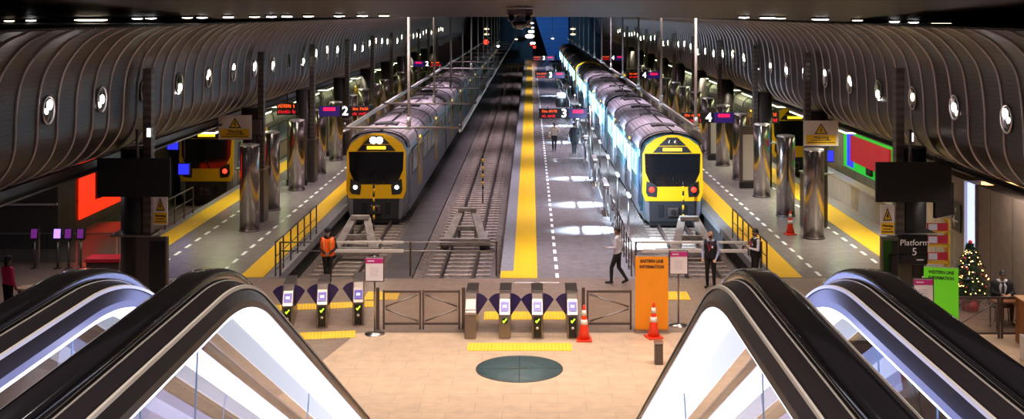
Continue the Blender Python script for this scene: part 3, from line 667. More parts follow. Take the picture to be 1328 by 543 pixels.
def warning_board(x, y, z, w, h, label, post=None, rz=0., small=False):
    t = thing('warning_sign', label, 'warning sign', (x, y, z), rz)
    MB().bx(-w / 2, w / 2, -.02, .02, -h / 2, h / 2).build('board', M['sign_w'] if not small else M['paper'], t, .005)
    a = h * .40; tw = min(w * .22, h * .25)
    if small: tri = [(-w * .32, -.02 * h), (w * .32, -.02 * h), (0, h * .42)]; yb = (-w * .46, w * .46, -h * .46, -.08 * h)
    else: tri = [(-h * .26, -h * .03), (h * .26, -h * .03), (0, h * .40)]; yb = (-w * .43, w * .43, -h * .44, -h * .06)
    c = (sum(p[0] for p in tri) / 3, sum(p[1] for p in tri) / 3)
    MB().prism(tri, -.03, -.021).build('triangle_border', M['ink'], t)
    MB().prism([(c[0] + (p[0] - c[0]) * .72, c[1] + (p[1] - c[1]) * .72) for p in tri], -.035, -.0301).build('triangle', M['sign_y'], t)
    s = h * .13; MB().prism([(c[0] + dx * s * .55, c[1] + dz * s) for dx, dz in ((.2, 1.1), (-.7, -.1), (-.05, -.05), (-.3, -1.), (.7, .25), (.1, .2), (.6, 1.1))], -.04, -.0351).build('lightning_bolt', M['ink'], t)
    MB().bx(yb[0], yb[1], -.03, -.021, yb[2], yb[3]).build('yellow_panel', M['sign_y'], t)
    text('lettering', 'Warning', h * (.17 if not small else .10), M['ink'], t, (0, -.032, yb[3] - h * .11), bold=.004)
    lb_ = MB()
    for q in range(2): lb_.bx(yb[0] * (.65 + .25 * q), -yb[0] * (.65 + .25 * q), -.034, -.0305, yb[3] - h * (.23 + .09 * q), yb[3] - h * (.20 + .09 * q))
    lb_.build('small_print', M['ink'], t)
    if post == 'side': MB().bx(w / 2, w / 2 + .35, 0, .05, -h * .3, h * .3).build('bracket', M['steel_dk'], t)
warning_board(-11.62, 45.5, 3.98, 1.32, .96, 'white and yellow warning board beside the pillar on the left platform', post='side')
warning_board(11.3, 45.0, 3.8, 1.36, .98, 'white and yellow warning board beside the pillar on the right platform')
warning_board(-10.52, 32.9, 2.88, .40, .84, 'tall narrow warning sign on the near left pillar', small=True); warning_board(10.18, 33.0, 2.58, .40, .86, 'tall narrow warning sign on the near right pillar', small=True)

# glossy information panels beside the near pillars, screens above them
for s, x, lb in ((-1, -10.6, 'dark glossy information panel beside the near left pillar'), (1, 10.25, 'dark glossy information panel beside the near right pillar')):
    t = thing('information_display', lb, 'information display', (x, 33.0, 0)); MB().bx(-.26, .26, -.1, .1, 0, 2.1).build('frame', M['steel_dk'], t, .02); MB().bx(-.2, .2, -.112, -.101, .25, 2.0).build('screen', M['blackgloss'], t)
def tv(x, y, z, w, h, label, rz=0., top=5.2):
    t = thing('display_screen', label, 'screen', (x, y, z), rz); MB().bx(-w / 2, w / 2, -.06, .04, -h / 2, h / 2).build('panel', M['tvback'], t, .015)
    MB().bx(-w / 2 + .04, w / 2 - .04, -.066, -.0605, -h / 2 + .04, h / 2 - .04).build('glass', M['black'], t); MB().bx(-.1, .1, .04, .62, -.1, .1).tube([(0, .25, 0), (0, .25, top - z)], .05, 8).build('bracket', M['steel_dk'], t)
tv(-11.1, 32.4, 3.88, 2.05, 1.08, 'large black screen hanging in front of the near left pillar'); tv(10.72, 32.4, 3.75, 2.12, 1.12, 'large black screen hanging in front of the near right pillar')
tv(12.2, 34.2, 2.95, 1.0, .95, 'smaller black screen tilted behind the large right screen', rz=.7)
t = thing('platform_sign', 'dark sign reading Platform 5 on the near right pillar', 'sign', (10.88, 32.95, 1.75))
MB().bx(-.42, .42, -.05, .05, -.42, .42).build('board', M['blackgloss'], t, .01); text('lettering', 'Platform', .24, M['paper'], t, (.04, -.06, .2)); text('numeral', '5', .30, M['paper'], t, (.04, -.06, -.06))
MB().bx(.1, .3, -.06, -.051, -.30, -.27).build('underline', M['paper'], t)
t = thing('wall_lamp', 'small white box lamp on the strip of the near left pillar', 'wall lamp', (-10.8, 32.8, 5.1)); MB().bx(-.07, .07, -.08, .05, -.14, .14).build('housing', M['galv'], t, .01); MB().bx(-.05, .05, -.09, -.081, -.12, .12).build('diffuser', M['white_lit'], t)
t = thing('wall_lamp', 'small white box lamp on the strip of the near right pillar', 'wall lamp', (10.85, 33.0, 4.95)); MB().bx(-.07, .07, -.08, .05, -.14, .14).build('housing', M['galv'], t, .01); MB().bx(-.05, .05, -.09, -.081, -.12, .12).build('diffuser', M['white_lit'], t)

# ------------------------------------------------------------------ side walls and what stands there
struct(MB().bx(-18.2, -17.6, 43, 210, -1, 1.1).build('wall_left_lower', M['wall_olive'])); struct(MB().bx(-18.3, -17.7, 43, 210, 1.1, 4.6).build('wall_left', M['wall_l']))
struct(MB().bx(-26, -17.0, 41.6, 43.2, 0, 4.6).build('wall_left_kiosk', M['wall_l']))
struct(MB().bx(15.25, 15.6, 42, 60, 0, 4.2).build('wall_right_screen', M['wall_r'])); struct(MB().bx(17.3, 17.9, 42, 210, -1, 4.6).build('wall_right', M['wall_r'])); struct(MB().bx(14.0, 14.5, 22, 36.15, 0, 3.1).bx(14.0, 14.5, 37.2, 42, 0, 3.1).bx(14.5, 17.3, 41.7, 42, 0, 3.1).build('wall_right_near', M['wall_r']))
struct(MB().bx(13.95, 14.3, 42, 56.5, 0, 1.0, 0).bx(13.9, 14.36, 42, 56.5, 1.0, 1.08, 1).build('wall_parapet', [M['parapet'], M['galv']]))
struct(MB().bx(-19, -12.4, 17, 210, 4.35, 4.5).build('ceiling_left_side', M['ceil'])); struct(MB().bx(12.4, 19, 17, 210, 4.2, 4.35).build('ceiling_right_side', M['ceil']))
struct(MB().bx(-26, 26, 410, 411, -1, 12).build('wall_far_end', M['ceil']))
# glowing panels
t = thing('lit_wall_sign', 'glowing red wall panel with a dark screen on the left wall', 'lit panel', (-17.55, 44.9, 0))
MB().prism([(0, .45), (6.6, .45), (6.6, .95), (1.6, .95), (1.6, 3.4), (0, 3.4)], 0, .05, 'YZ').build('red_face', M['red_glow'], t)
MB().bx(.02, .16, 1.7, 6.4, 1.0, 2.8).build('screen', M['blackgloss'], t, .01)
t = thing('lit_wall_sign', 'dark red screen framed in green and blue light on the right wall', 'lit panel', (15.2, 49.0, 0))
MB().bx(-.04, 0, -1.4, 7.0, 1.1, 3.2).build('green_frame', M['green_glow'], t); MB().bx(-.07, -.04, 5.3, 6.3, 1.2, 3.0).build('blue_band', M['blue_glow'], t)
MB().bx(-.2, -.1, -.6, 5.3, 1.55, 2.75).build('screen', M['red_glow2'], t, .01); MB().bx(-.22, -.1, 2.0, 2.7, 1.25, 1.55).build('bracket', M['black'], t)
for x, y, z, lb in ((-15.6, 50.4, 2.75, 'small upper blue light beside the near left pillar'), (-15.0, 50, 1.72, 'blue glowing panel left of the dim left train'), (12.75, 49.5, 2.35, 'small blue glowing panel behind the right warning board')):
    t = thing('lit_wall_sign', lb, 'lit panel', (x, y, z)); MB().bx(-.22, .22, 0, .05, -.22, .22).build('blue_face', M['blue_glow'], t); MB().bx(-.25, .25, .05, .15, -.26, .26).build('housing', M['black'], t); MB().tube([(0, .1, .3), (0, .1, 4.4 - z)], .03, 6).build('hanger', M['black'], t)
t = thing('lit_doorway', 'tall pale blue lit doorway in the right wall beside the arrow sign', 'lit panel', (14.02, 36.68, 0)); MB().bx(0, .06, -.5, .5, 0, 3.05).build('lit_face', M['cool_panel'], t); MB().bx(-.1, .2, -.5, -.44, 0, 3.1).bx(-.1, .2, .44, .5, 0, 3.1).build('frame', M['steel'], t)
t = thing('arrow_sign', 'narrow black sign with a white arrow on the right wall', 'sign', (13.97, 37.92, 1.8)); MB().bx(-.03, .0, -.40, .40, -.45, .45).build('board', M['black'], t)
MB().add([(-.035, -.2, -.1), (-.035, .2, -.1), (-.035, .2, -.16), (-.035, -.2, -.16), (-.035, .05, .08), (-.035, .3, -.13), (-.035, .05, -.34), (-.035, .12, -.13)], [(0, 1, 2, 3), (4, 5, 7), (5, 6, 7)]).build('arrow', M['paper'], t)
MB().add([(-.035, -.05, .16), (-.035, .05, .16), (-.035, .05, .3), (-.035, -.05, .3)], [(0, 1, 2, 3)]).build('symbol', M['greyink'], t)
# lit void above the right near wall
for k, (y, mt) in enumerate(((25, 'orange_lamp'), (28.5, 'orange_lamp'), (32, 'cool_panel'), (35.2, 'cool_panel'), (38, 'orange_lamp'))):
    t = thing('ceiling_light', '{} glowing ceiling light above the right near wall'.format(ORD[k]), 'ceiling light', (15.3, y, 2.78)); MB().bx(-.9, .9, -.9, .9, 0, .04).build('diffuser', M[mt], t); MB().bx(-.95, .95, -.06, .06, -.08, .0).bx(-.95, .95, .85, .95, -.08, .1).build('frame', M['steel_dk'], t); MB().bx(-.04, .04, -.04, .04, .04, 1.45).build('hanger', M['steel_dk'], t)
# tube lights over the outer tracks
for s, y0_ in ((-1, 50), (1, 50)):
    sn = 'left' if s < 0 else 'right'
    for k in range(14):
        t = thing('tube_light', '{} greenish tube light under the {} wall'.format(ORD[k], sn), 'tube light', (s * 13.4, y0_ + 6.6 * k, 3.50), 0, 'tube lights under the %s wall' % sn)
        MB().bx(-.3, .3, -1.9, 1.9, -.05, .02).build('diffuser', M['tube_g'], t); MB().bx(-.3, .3, -2, 2, .02, .12).bx(-.02, .02, -1.5, -1.45, .1, (.86 if s < 0 else .71)).bx(-.02, .02, 1.45, 1.5, .1, (.86 if s < 0 else .71)).build('housing', M['galv'], t)
for s in (-1, 1):     # angled roof frames beneath the outer ceiling
    sn = 'left' if s < 0 else 'right'
    m = MB()
    for k in range(30): y = 44 + 4 * k; m.bx(s * 12.6, s * 17.2, y, y + .15, 4.0, 4.18).box((s * 13.2, y, 3.85), (1.4, .08, .08), ry=s * .5)
    struct(m.build('trim_%s_roof_frames' % sn, M['galv']))

# ------------------------------------------------------------------ ticket gates
def gate(name_label, loc, rz, wings=(1, 1), black=True, screen=True, tick=True, proto=[None]):
    t = thing('ticket_gate', name_label, 'ticket gate', loc, rz)
    pr = [(0, 0), (1.75, 0), (1.75, 1.04), (.62, 1.04), (.34, .96), (.06, .62)]
    MB().prism(pr, -.15, .15, 'YZ').build('cabinet', M['gate_steel'], t, .025)
    MB().bx(-.16, .16, .85, 1.76, 1.03, 1.06).build('lid', M['steel_dk'], t, .01)
    if screen:
        a = math.atan2(.34, .28); sc = MB().box((0, .195, .80), (.22, .26, .02), rx=a).build('screen', M['screen_p'], t); MB().box((0, .18, .806), (.10, .07, .02), rx=a).build('screen_symbol', M['screen_w'], sc)
    elif not tick: MB().bx(-.13, .13, .015, .05, .64, .68).bx(-.13, .13, .0, .05, .74, .76).build('slot', M['steel'], t)
    if black: MB().bx(-.10, .10, -.015, .02, .04, .58).build('front_panel', M['black'], t)
    if tick:
        if not black: MB().lathe([(.075, -.012), (.001, -.014)], 18, (0, .02, .47), axis='Y').build('lamp_ring', M['black'], t)
        MB().prism([(-.055, .47), (-.02, .42), (.06, .52), (.045, .545), (-.015, .47), (-.035, .49)], -.03, -.016).build('tick_lamp', M['tick'], t)
    if black: MB().lathe([(.038, -.022), (.02, -.03), (.001, -.03)], 14, (0, 0, .29), axis='Y').build('card_reader', M['paper'], t)
    for s in (-1, 1):
        if (s == -1 and wings[0]) or (s == 1 and wings[1]):
            pts = [(s * .15, .46)] + [(s * .15 + s * .285 * math.sin(a) / math.sin(.85), .46 + .60 * math.cos(a * .9)) for a in np.linspace(.0, .85, 8)]
            MB().prism(pts, .55, .58, 'XZ').build('paddle', M['paddle'], t, .004)
    return t
gate('steel ticket gate without a lamp, leftmost of the four middle gates', (-1.57, 30.1, 0), 0, (0, 1), False, 0, False)
gate('ticket gate with a green tick on bare steel, second from left of the middle four', (-.675, 30.1, 0), 0, (1, 1), False, 2, True)
gate('black-fronted ticket gate, third from left of the middle four', (.18, 30.1, 0), 0, (1, 1), True, 2, True)
gate('black-fronted ticket gate beside the traffic cone, rightmost of the middle four', (1.10, 30.1, 0), 0, (1, 0), True, 2, True)
gate('black-fronted ticket gate nearest the left information sign', (-4.68, 31.4, 0), .13, (1, 0), True, 1, True)
gate('black-fronted ticket gate, middle of the visible left gates', (-5.62, 31.15, 0), .13, (1, 1), True, 1, True)
gate('black-fronted ticket gate half hidden behind the left escalator handrail', (-6.52, 31.0, 0), .13, (1, 1), True, 1, True)
# ------------------------------------------------------------------ fences and railings
def swing_fence(x0, x1, y, apex, label):
    t = thing('gate_fence', label, 'fence', ((x0 + x1) / 2, y, 0)); w = (x1 - x0) / 2 - .03; h = 1.05
    fr = MB()
    for a, b, c_, d in ((-w, w, .98, 1.04), (-w, w, .12, .18)): fr.bx(a, b, -.02, .02, c_, d)
    for a in (-w, w): fr.bx(a - .025, a + .025, -.025, .025, 0, h)
    fr.build('frame', M['steel_dk'], t, .005)
    MB().bx(-w, w, .0, .004, .15, 1.0).build('infill_panel', M['mesh'], t)
    for s in (-1, 1):
        xa = apex * w * .9; xb = -apex * w * .9
        MB().tube([(xa, -.025, .58 + s * .03), (xb, -.025, .58 + s * .36)], .020, 6).build('brace', M['steel'], t)
    return t
swing_fence(-3.97, -2.93, 31.05, -1, 'left leaf of the braced steel gate beside the left information sign'); swing_fence(-2.91, -1.88, 31.05, 1, 'right leaf of the braced steel gate, next to the middle ticket gates')
swing_fence(1.50, 2.72, 31.05, 1, 'braced steel gate between the traffic cone and the orange banner')
for x, lb in ((-4.1, 'steel fence post beside the left information sign'), (-1.80, 'steel fence post left of the middle ticket gates'), (1.42, 'steel fence post right of the middle ticket gates')):
    t = thing('fence_post', lb, 'post', (x, 31.05, 0)); MB().bx(-.045, .045, -.045, .045, 0, 1.12).build('tube', M['steel_dk'], t, .01); MB().bx(-.08, .08, -.08, .08, 0, .02).build('base_plate', M['steel'], t)
def railing(x, y0, y1, n, label, m='steel_dk', infill=False):
    t = thing('railing', label, 'railing', (x, y0, 0)); L_ = y1 - y0
    for k in range(n): MB().bx(-.022, .022, k * L_ / (n - 1) - .022, k * L_ / (n - 1) + .022, 0, 1.08).build('post', M[m], t)
    MB().tube([(0, 0, 1.1), (0, L_, 1.1)], .028, 8).build('top_rail', M[m], t); MB().tube([(0, 0, .62), (0, L_, .62)], .016, 6).tube([(0, 0, .2), (0, L_, .2)], .016, 6).build('lower_rail', M[m], t)
    if infill: MB().bx(-.006, .006, .05, L_ - .05, .15, 1.0).build('glass_panel', M['glass_grey'], t)
    return t
railing(-8.22, 37.3, 44.4, 7, 'steel railing along the left platform edge behind the person in the orange vest'); railing(7.62, 37.3, 43.6, 7, 'steel railing along the right platform edge beside the two staff')
railing(3.25, 37.3, 47, 11, 'steel railing along the right edge of the centre platform'); railing(-14.3, 44, 49, 5, 'steel railing at the end of the far left track')
# end barriers across the tracks
def barrier(x0, x1, thick, posts, label):
    t = thing('track_barrier', label, 'barrier', (x0, 37.35, 0)); L_ = x1 - x0
    for z, r in ((1.08, .022), (.80, .022)): MB().tube([(0, 0, z), (L_, 0, z)], r, 8).build('rail', M['steel'], t)
    for a, b in thick:
        for z in (1.08, .80): MB().bx(a - x0, b - x0, -.03, .03, z - (.05 if z < 1 else .035), z + (.05 if z < 1 else .035)).build('white_beam', M['white_beam'], t, .005)
    for p in posts: MB().bx(p - x0 - .03, p - x0 + .03, -.03, .03, 0, 1.1).build('post', M['steel_dk'], t)
barrier(-8.1, -1.05, [(-6.6, -4.1)], [-8.08, -3.88, -1.1], 'pale steel barrier across the left track ends'); barrier(3.35, 7.5, [(3.6, 7.0)], [3.4, 7.45], 'pale steel barrier across the right track end')

# equipment along the railing of the centre platform and added cold light posts
for k, (y, n) in enumerate(((48.2, 4), (56.5, 4), (66, 3), (78, 3))):
    t = thing('barrier_stack', '{} stack of chrome-topped barrier posts by the centre platform railing'.format(ORD[k].capitalize().lower()), 'barrier posts', (3.15, y, 0))
    for q in range(n):
        a = MB().lathe([(.16, 0), (.16, .03), (.05, .06), (.05, 1.18), (.09, 1.2), (.09, 1.32), (.0010, 1.34)], 14, (0.02 * (q % 2), q * .42, 0)).build('barrier_post', M['chrome'], t)
    MB().bx(-.04, .04, -.1, n * .42, .25, 1.15).build('belt', M['steel_dk'], t)
    MB().bx(-.10, .12, -.2, n * .42, 1.3, 1.36).build('top_rail', M['galv'], t, .02)
for k, (y0_, y1_) in enumerate(((50.2, 56), (58.6, 65.6), (67.8, 77.6), (79.8, 96), (97, 118), (119, 145))):
    railing(3.28, y0_, y1_, 5, '{} length of glazed railing on the right edge of the centre platform'.format(ORD[k]), 'steel', True)
for k, y in enumerate((47.5, 53.5, 60, 67, 75, 84, 94, 105, 117, 130, 145)):
    t = thing('added_lamp_post', '{} added cold lamp post between the centre platform and the right train'.format(ORD[k]), 'lamp', (4.02, y, 0)); MB().tube([(0, 0, -.95), (0, 0, .95)], .04, 8).build('post', M['steel_dk'], t)  # added light posts imitating the cold glints along the right train
    MB().bx(-.06, .06, -.5, .5, 1.02, 1.06).build('housing', M['galv'], t); MB().bx(-.05, .05, -.48, .48, .97, 1.02).build('diffuser', M['tube_c'], t)
# bin far along the centre platform
t = thing('litter_bin', 'black bin with a pale top far along the centre platform', 'bin', (2.75, 104, 0)); MB().lathe([(.42, 0), (.48, .1), (.5, .75), (.45, .8)], 20).build('body', M['black'], t); MB().lathe([(.46, .8), (.44, 1.1), (.3, 1.3), (.001, 1.32)], 20).build('liner', M['paper'], t)

# ------------------------------------------------------------------ cones, banners, small signs
cone = thing('traffic_cone', 'orange traffic cone beside the rightmost middle ticket gate', 'traffic cone', (1.39, 30.0, 0), 0, 'traffic cones')
def cr(z): return .15 - (.15 - .03) * z / .92
MB().bx(-.2, .2, -.2, .2, 0, .045).build('foot', M['cone'], cone, .015); MB().lathe([(cr(0) + .01, .04), (cr(.3), .3), (cr(.88), .88), (.02, .92), (.001, .92)], 24).build('body', M['cone'], cone)
MB().lathe([(cr(z) + .004, z) for z in (.42, .55)], 24).build('lower_band', M['reflective'], cone); MB().lathe([(cr(z) + .004, z) for z in (.65, .79)], 24).build('upper_band', M['reflective'], cone)
dup(cone, (3.22, 30.25, 0), .3, 'orange traffic cone in front of the orange banner'); dup(cone, (9.95, 44.3, 0), .1, 'orange traffic cone between steel columns on the right platform')

def banner(loc, rz, w, h, m, l1, label):
    t = thing('banner', label, 'banner', loc, rz); MB().bx(-w / 2, w / 2, -.01, .01, .08, h).build('sheet', M[m], t); MB().bx(-w / 2 - .03, w / 2 + .03, -.08, .08, 0, .085).build('cassette', M['steel'], t, .02)
    MB().bx(-w / 2, w / 2, -.015, .015, h, h + .025).build('top_rail', M['galv'], t); MB().tube([(0, .03, .08), (0, .03, h)], .012, 6).build('support_pole', M['steel'], t)
    text('lettering', l1, .115, M['ink'], t, (0, -.014, h - .20), bold=.003, fit=w * .74, line=1.3)
    return t
banner((3.22, 30.72, 0), 0, .87, 2.02, 'banner_o', 'EASTERN LINE\nINFORMATION', 'tall orange banner reading Eastern Line Information')
banner((10.72, 30.2, 0), -.25, .86, 1.84, 'banner_g', 'WESTERN LINE\nINFORMATION', 'bright green banner behind the right escalator')
def info_sign(loc, label, h=2.05, rz=0.):
    t = thing('information_sign', label, 'sign', loc, rz); w = .26
    MB().bx(-w, w, -.02, .02, h - .66, h).build('frame', M['steel_dk'], t, .01); MB().bx(-w + .03, w - .03, -.03, -.021, h - .63, h - .03).build('notice', M['paper'], t)
    MB().bx(-w + .03, w - .03, -.036, -.0305, h - .17, h - .04).build('pink_header', M['pink'], t)
    m = MB(); [m.bx(-.12, .12 - .03 * (k % 2), -.034, -.0305, h - .30 - .05 * k, h - .285 - .05 * k) for k in range(5)]; m.build('printed_lines', M['greyink'], t)
    m = MB(); m.bx(-.18, .0, -.04, -.0365, h - .12, h - .09); m.build('header_print', M['paper'], t)
    MB().tube([(0, .03, .03), (0, .03, h + .03)], .026, 10).build('pole', M['steel'], t); MB().lathe([(.26, 0), (.26, .02), (.05, .05), (.03, .06)], 28, (0, .03, 0)).build('base', M['steel'], t)
info_sign((-4.12, 30.55, 0), 'pink-headed notice on a pole left of the braced gate'); info_sign((4.02, 31.4, 0), 'pink-headed notice on a pole right of the orange banner', 2.05); info_sign((9.95, 29.3, 0), 'pink-headed notice in front of the green banner', 1.78, -.1)
t = thing('bollard', 'small grey bollard on the cream floor left of the right escalator', 'bollard', (3.1, 28.0, 0)); MB().bx(-.10, .10, -.12, .12, 0, .5).build('body', M['steel_dk'], t, .02); MB().bx(-.11, .11, -.13, .13, .5, .54).build('cap', M['steel'], t, .01)
t = thing('caution_sign', 'yellow caution stand seen through the right escalator glass', 'caution sign', (8.25, 29.6, 0))
for s in (-1, 1): MB().box((0, s * .12, .31), (.28, .02, .62), rx=s * .35).build('board', M['sign_y'], t, .01)
MB().box((0, -.145, .42), (.12, .012, .1), rx=-.35).build('symbol', M['ink'], t); MB().box((0, -.20, .25), (.05, .012, .12), rx=-.35).build('print', M['ink'], t)
# barrier rack behind the near right pillar
t = thing('barrier_rack', 'yellow rack of red and white boards behind the near right pillar', 'barrier rack', (12.95, 37.0, 0))
MB().bx(-.4, -.34, -.2, .2, 0, 1.9).bx(.34, .4, -.2, .2, 0, 1.9).bx(-.4, .4, -.2, .2, .5, .55).bx(-.4, .4, -.2, .2, 1.05, 1.1).bx(-.4, .4, -.2, .2, 1.5, 1.55).build('frame', M['sign_y'], t)
for z in (.75, 1.28, 1.68): b_ = MB().bx(-.33, .33, -.23, -.18, z - .12, z + .12).build('board', M['red_p'], t); MB().bx(-.30, -.02, -.24, -.231, z - .10, z + .10).build('white_field', M['paper'], b_)
# left hand equipment
for k, (px, lit) in enumerate(((45, 0), (75, 1), (89, 0), (105, 0))):
    x = (px - VX) * 38.4 / F
    t = thing('card_validator', ['leftmost card validator post with a dim purple screen', 'card validator post with a bright violet screen', 'card validator post just right of the bright violet one', 'rightmost card validator post with a dim purple screen'][k], 'card validator', (x, 38.4, 0), 0, 'card validators at the far left')
    MB().tube([(0, 0, 0), (0, 0, .95)], .035, 10).build('post', M['steel_dk'], t); MB().lathe([(.14, 0), (.14, .02), (.04, .04)], 20).build('base', M['steel_dk'], t)
    hd = MB().box((0, 0, 1.15), (.30, .10, .42), rx=-.15).build('reader_head', M['black'], t, .02); MB().box((0, -.058, 1.17), (.22 if lit else .2, .012, .3), rx=-.15).build('screen', M['purple_lamp' if lit else 'purple_dim'], hd)
for k in range(5):
    x = -18.6 + 1.35 * k
    t = thing('glass_barrier', ['leftmost', 'second from left', 'middle', 'second from right', 'rightmost'][k] + ' dim glass screen of the far left fence', 'glass screen', (x, 38.9, 0), 0, 'glass screens at the far left')
    MB().bx(-.6, .6, -.01, .01, .1, 1.05).build('glass_panel', M['glass_grey'], t); MB().bx(-.66, -.61, -.03, .03, 0, 1.15).build('post', M['steel'], t); MB().bx(-.6, .6, -.02, .02, 1.05, 1.09).build('top_rail', M['steel'], t)
for s_, (z0, w_) in enumerate(((1.7, 1.3),)):
    t = thing('light_bar', 'thin pale light bar on the dark kiosk front at the far left', 'light bar', (-17.9, 41.45, 1.62)); MB().bx(-.85, .85, -.04, .02, -.03, .03).build('diffuser', M['greyink'], t); MB().bx(-.9, .9, .02, .155, -.05, .05).build('housing', M['steel'], t)
t = thing('litter_bin', 'red topped bin behind the left escalator', 'bin', (-13.0, 35.4, 0)); MB().bx(-.5, .5, -.3, .3, 0, .9).build('body', M['steel_dk'], t, .03); MB().bx(-.53, .53, -.33, .33, .9, 1.04).build('lid', M['red_p'], t, .03)
t = thing('side_table', 'small round timber-topped table at the left edge', 'table', (-13.75, 31.6, 0)); MB().lathe([(.26, .95), (.27, .97), (.27, 1.0), (.25, 1.01), (.001, 1.01)], 28).build('table_top', mat('pale timber', (.62, .40, .22), .5), t)
MB().lathe([(.22, 0), (.24, .1), (.24, .95)], 24).build('pedestal', M['wood'], t)

# ------------------------------------------------------------------ right foreground corner
for k in range(2):
    x0 = 11.05 + k * 1.25
    t = thing('gate_fence', ['glazed steel fence panel under the fir tree', 'glazed steel fence panel before the seated person'][k], 'fence', (x0 + .6, 30.2, 0))
    MB().bx(-.6, .6, -.02, .02, 1.02, 1.08).bx(-.6, .6, -.02, .02, .1, .15).bx(-.62, -.57, -.03, .03, 0, 1.08).bx(.55, .6, -.03, .03, 0, 1.08).build('frame', M['steel_dk'], t); MB().bx(-.57, .55, -.004, .004, .15, 1.02).build('infill_panel', M['mesh'], t)
    MB().tube([(-.55, -.02, .3), (.5, -.02, .95)], .014, 6).build('brace', M['steel_dk'], t)
t = thing('service_desk', 'brown timber desk end at the right edge', 'desk', (12.95, 29.6, 0)); MB().bx(-.42, .9, -.3, .3, 0, 1.14).build('cabinet', M['wood'], t, .01); MB().bx(-.45, .95, -.34, .34, 1.14, 1.19).build('desk_top', mat('desk top timber', (.42, .22, .10), .4), t, .01)
t = thing('monitor', 'glowing blue monitor standing on the timber desk', 'monitor', (13.0, 29.6, 1.19)); MB().bx(-.30, .30, -.02, .03, .08, .54).build('housing', M['black'], t, .01); MB().bx(-.27, .27, -.028, -.021, .11, .51).build('screen', mat('monitor screen', (.3, .6, 1), .4, emit=(.25, .6, 1.), es=1.5), t); MB().bx(-.03, .03, 0, .04, .0, .1).bx(-.12, .12, -.08, .1, 0, .015).build('stand', M['black'], t)
t = thing('wall_counter', 'white panelled counter wall seen through the right escalator glass', 'counter', (6.95, 22.0, 0)); MB().bx(-1.15, 1.25, 0, .5, 0, 2.2).build('body', M['white_panel'], t, .02); MB().bx(-1.2, 1.3, -.05, .55, 2.2, 2.28).build('ledge', M['parapet'], t, .01)
for x in (-.35, .45): MB().bx(x - .01, x + .01, -.012, .0, 0, 2.2).build('joint', M['steel_dk'], t)
MB().bx(-.03, .22, -.05, -.005, .8, 1.75).build('red_post', M['red_p'], t); MB().tube([(.25, -.06, 1.6), (.55, -.06, .6)], .03, 8).build('dark_strut', M['black'], t)
t = thing('wall_counter', 'pale sloping ledge at the right edge below the timber desk', 'counter', (13.4, 28.2, 0)); MB().prism([(-1.4, 0), (1.6, 0), (1.6, .12), (-1.4, .62)], -.2, .2, 'XZ').build('body', M['white_panel'], t, .02)

# decorated fir
t = thing('christmas_tree', 'dark green decorated fir tree with warm fairy lights against the beige wall', 'tree', (12.55, 33.0, 0))
rnd = random.Random(3); m = MB()
for lay in range(15):
    z = .35 + lay * .105; R_ = .80 * (1 - lay / 16.) + .05
    for b_ in range(int(22 - lay)):
        a = rnd.random() * 2 * PI; r_ = R_ * rnd.uniform(.75, 1.12); tip = Vector((r_ * math.cos(a), r_ * math.sin(a), z - .10 * rnd.random() - .04)); st = Vector((0, 0, z + .10))
        for q in range(13):
            f = .12 + .88 * q / 12; p = st.lerp(tip, f); w = .10 * (1.15 - f) + .035
            for s in (-1, 1):
                dv = Vector((-math.sin(a) * s + .6 * math.cos(a), math.cos(a) * s + .6 * math.sin(a), rnd.uniform(-.5, .5))).normalized() * w
                m.add([p + Vector((0, 0, .012)), p - Vector((0, 0, .012)), p + dv], [(0, 1, 2)])
for q in range(50):
    a = rnd.random() * 6.28; m.add([(0, 0, 1.80), (.02, 0, 1.80), (.1 * math.cos(a), .1 * math.sin(a), 1.84 + .1 * rnd.random())], [(0, 1, 2)])
f_ = m.build('foliage', M['needle'], t, fix=False); f_['kind'] = 'stuff'
MB().tube([(0, 0, 0), (0, 0, 1.9)], [.05, .01], 8).build('trunk', M['wood'], t); MB().lathe([(.22, 0), (.26, .3), (.24, .3), (.001, .28)], 20).build('pot', M['red_p'], t)
bp = MB().ball((0, 0, 0), .015, 8, 6).build('fairy_light', M['bulb'], t); MB().ball((0, 0, 1.95), .06, 10, 6).build('tree_topper', M['red_p'], t)
for q in range(58):
    lay = rnd.random() ** 1.2; z = .62 + 1.15 * lay; R_ = .70 * (1.86 - z) / 1.4 + .06; a = -PI / 2 + rnd.uniform(-1.7, 1.0)
    o = bp if q == 0 else bp.copy()
    if q: COL.objects.link(o)
    o.location = (R_ * math.cos(a), R_ * math.sin(a), z)
bb = MB().ball((0, 0, 0), .025, 10, 8).build('bauble', M['red_p'], t)
for q in range(16):
    z = .5 + 1.2 * rnd.random(); R_ = .62 * (1.9 - z) / 1.5 + .05; a = -PI / 2 + rnd.uniform(-1.5, 1.5); o = bb if q == 0 else bb.copy()
    if q: COL.objects.link(o)
    o.location = (R_ * math.cos(a), R_ * math.sin(a), z)

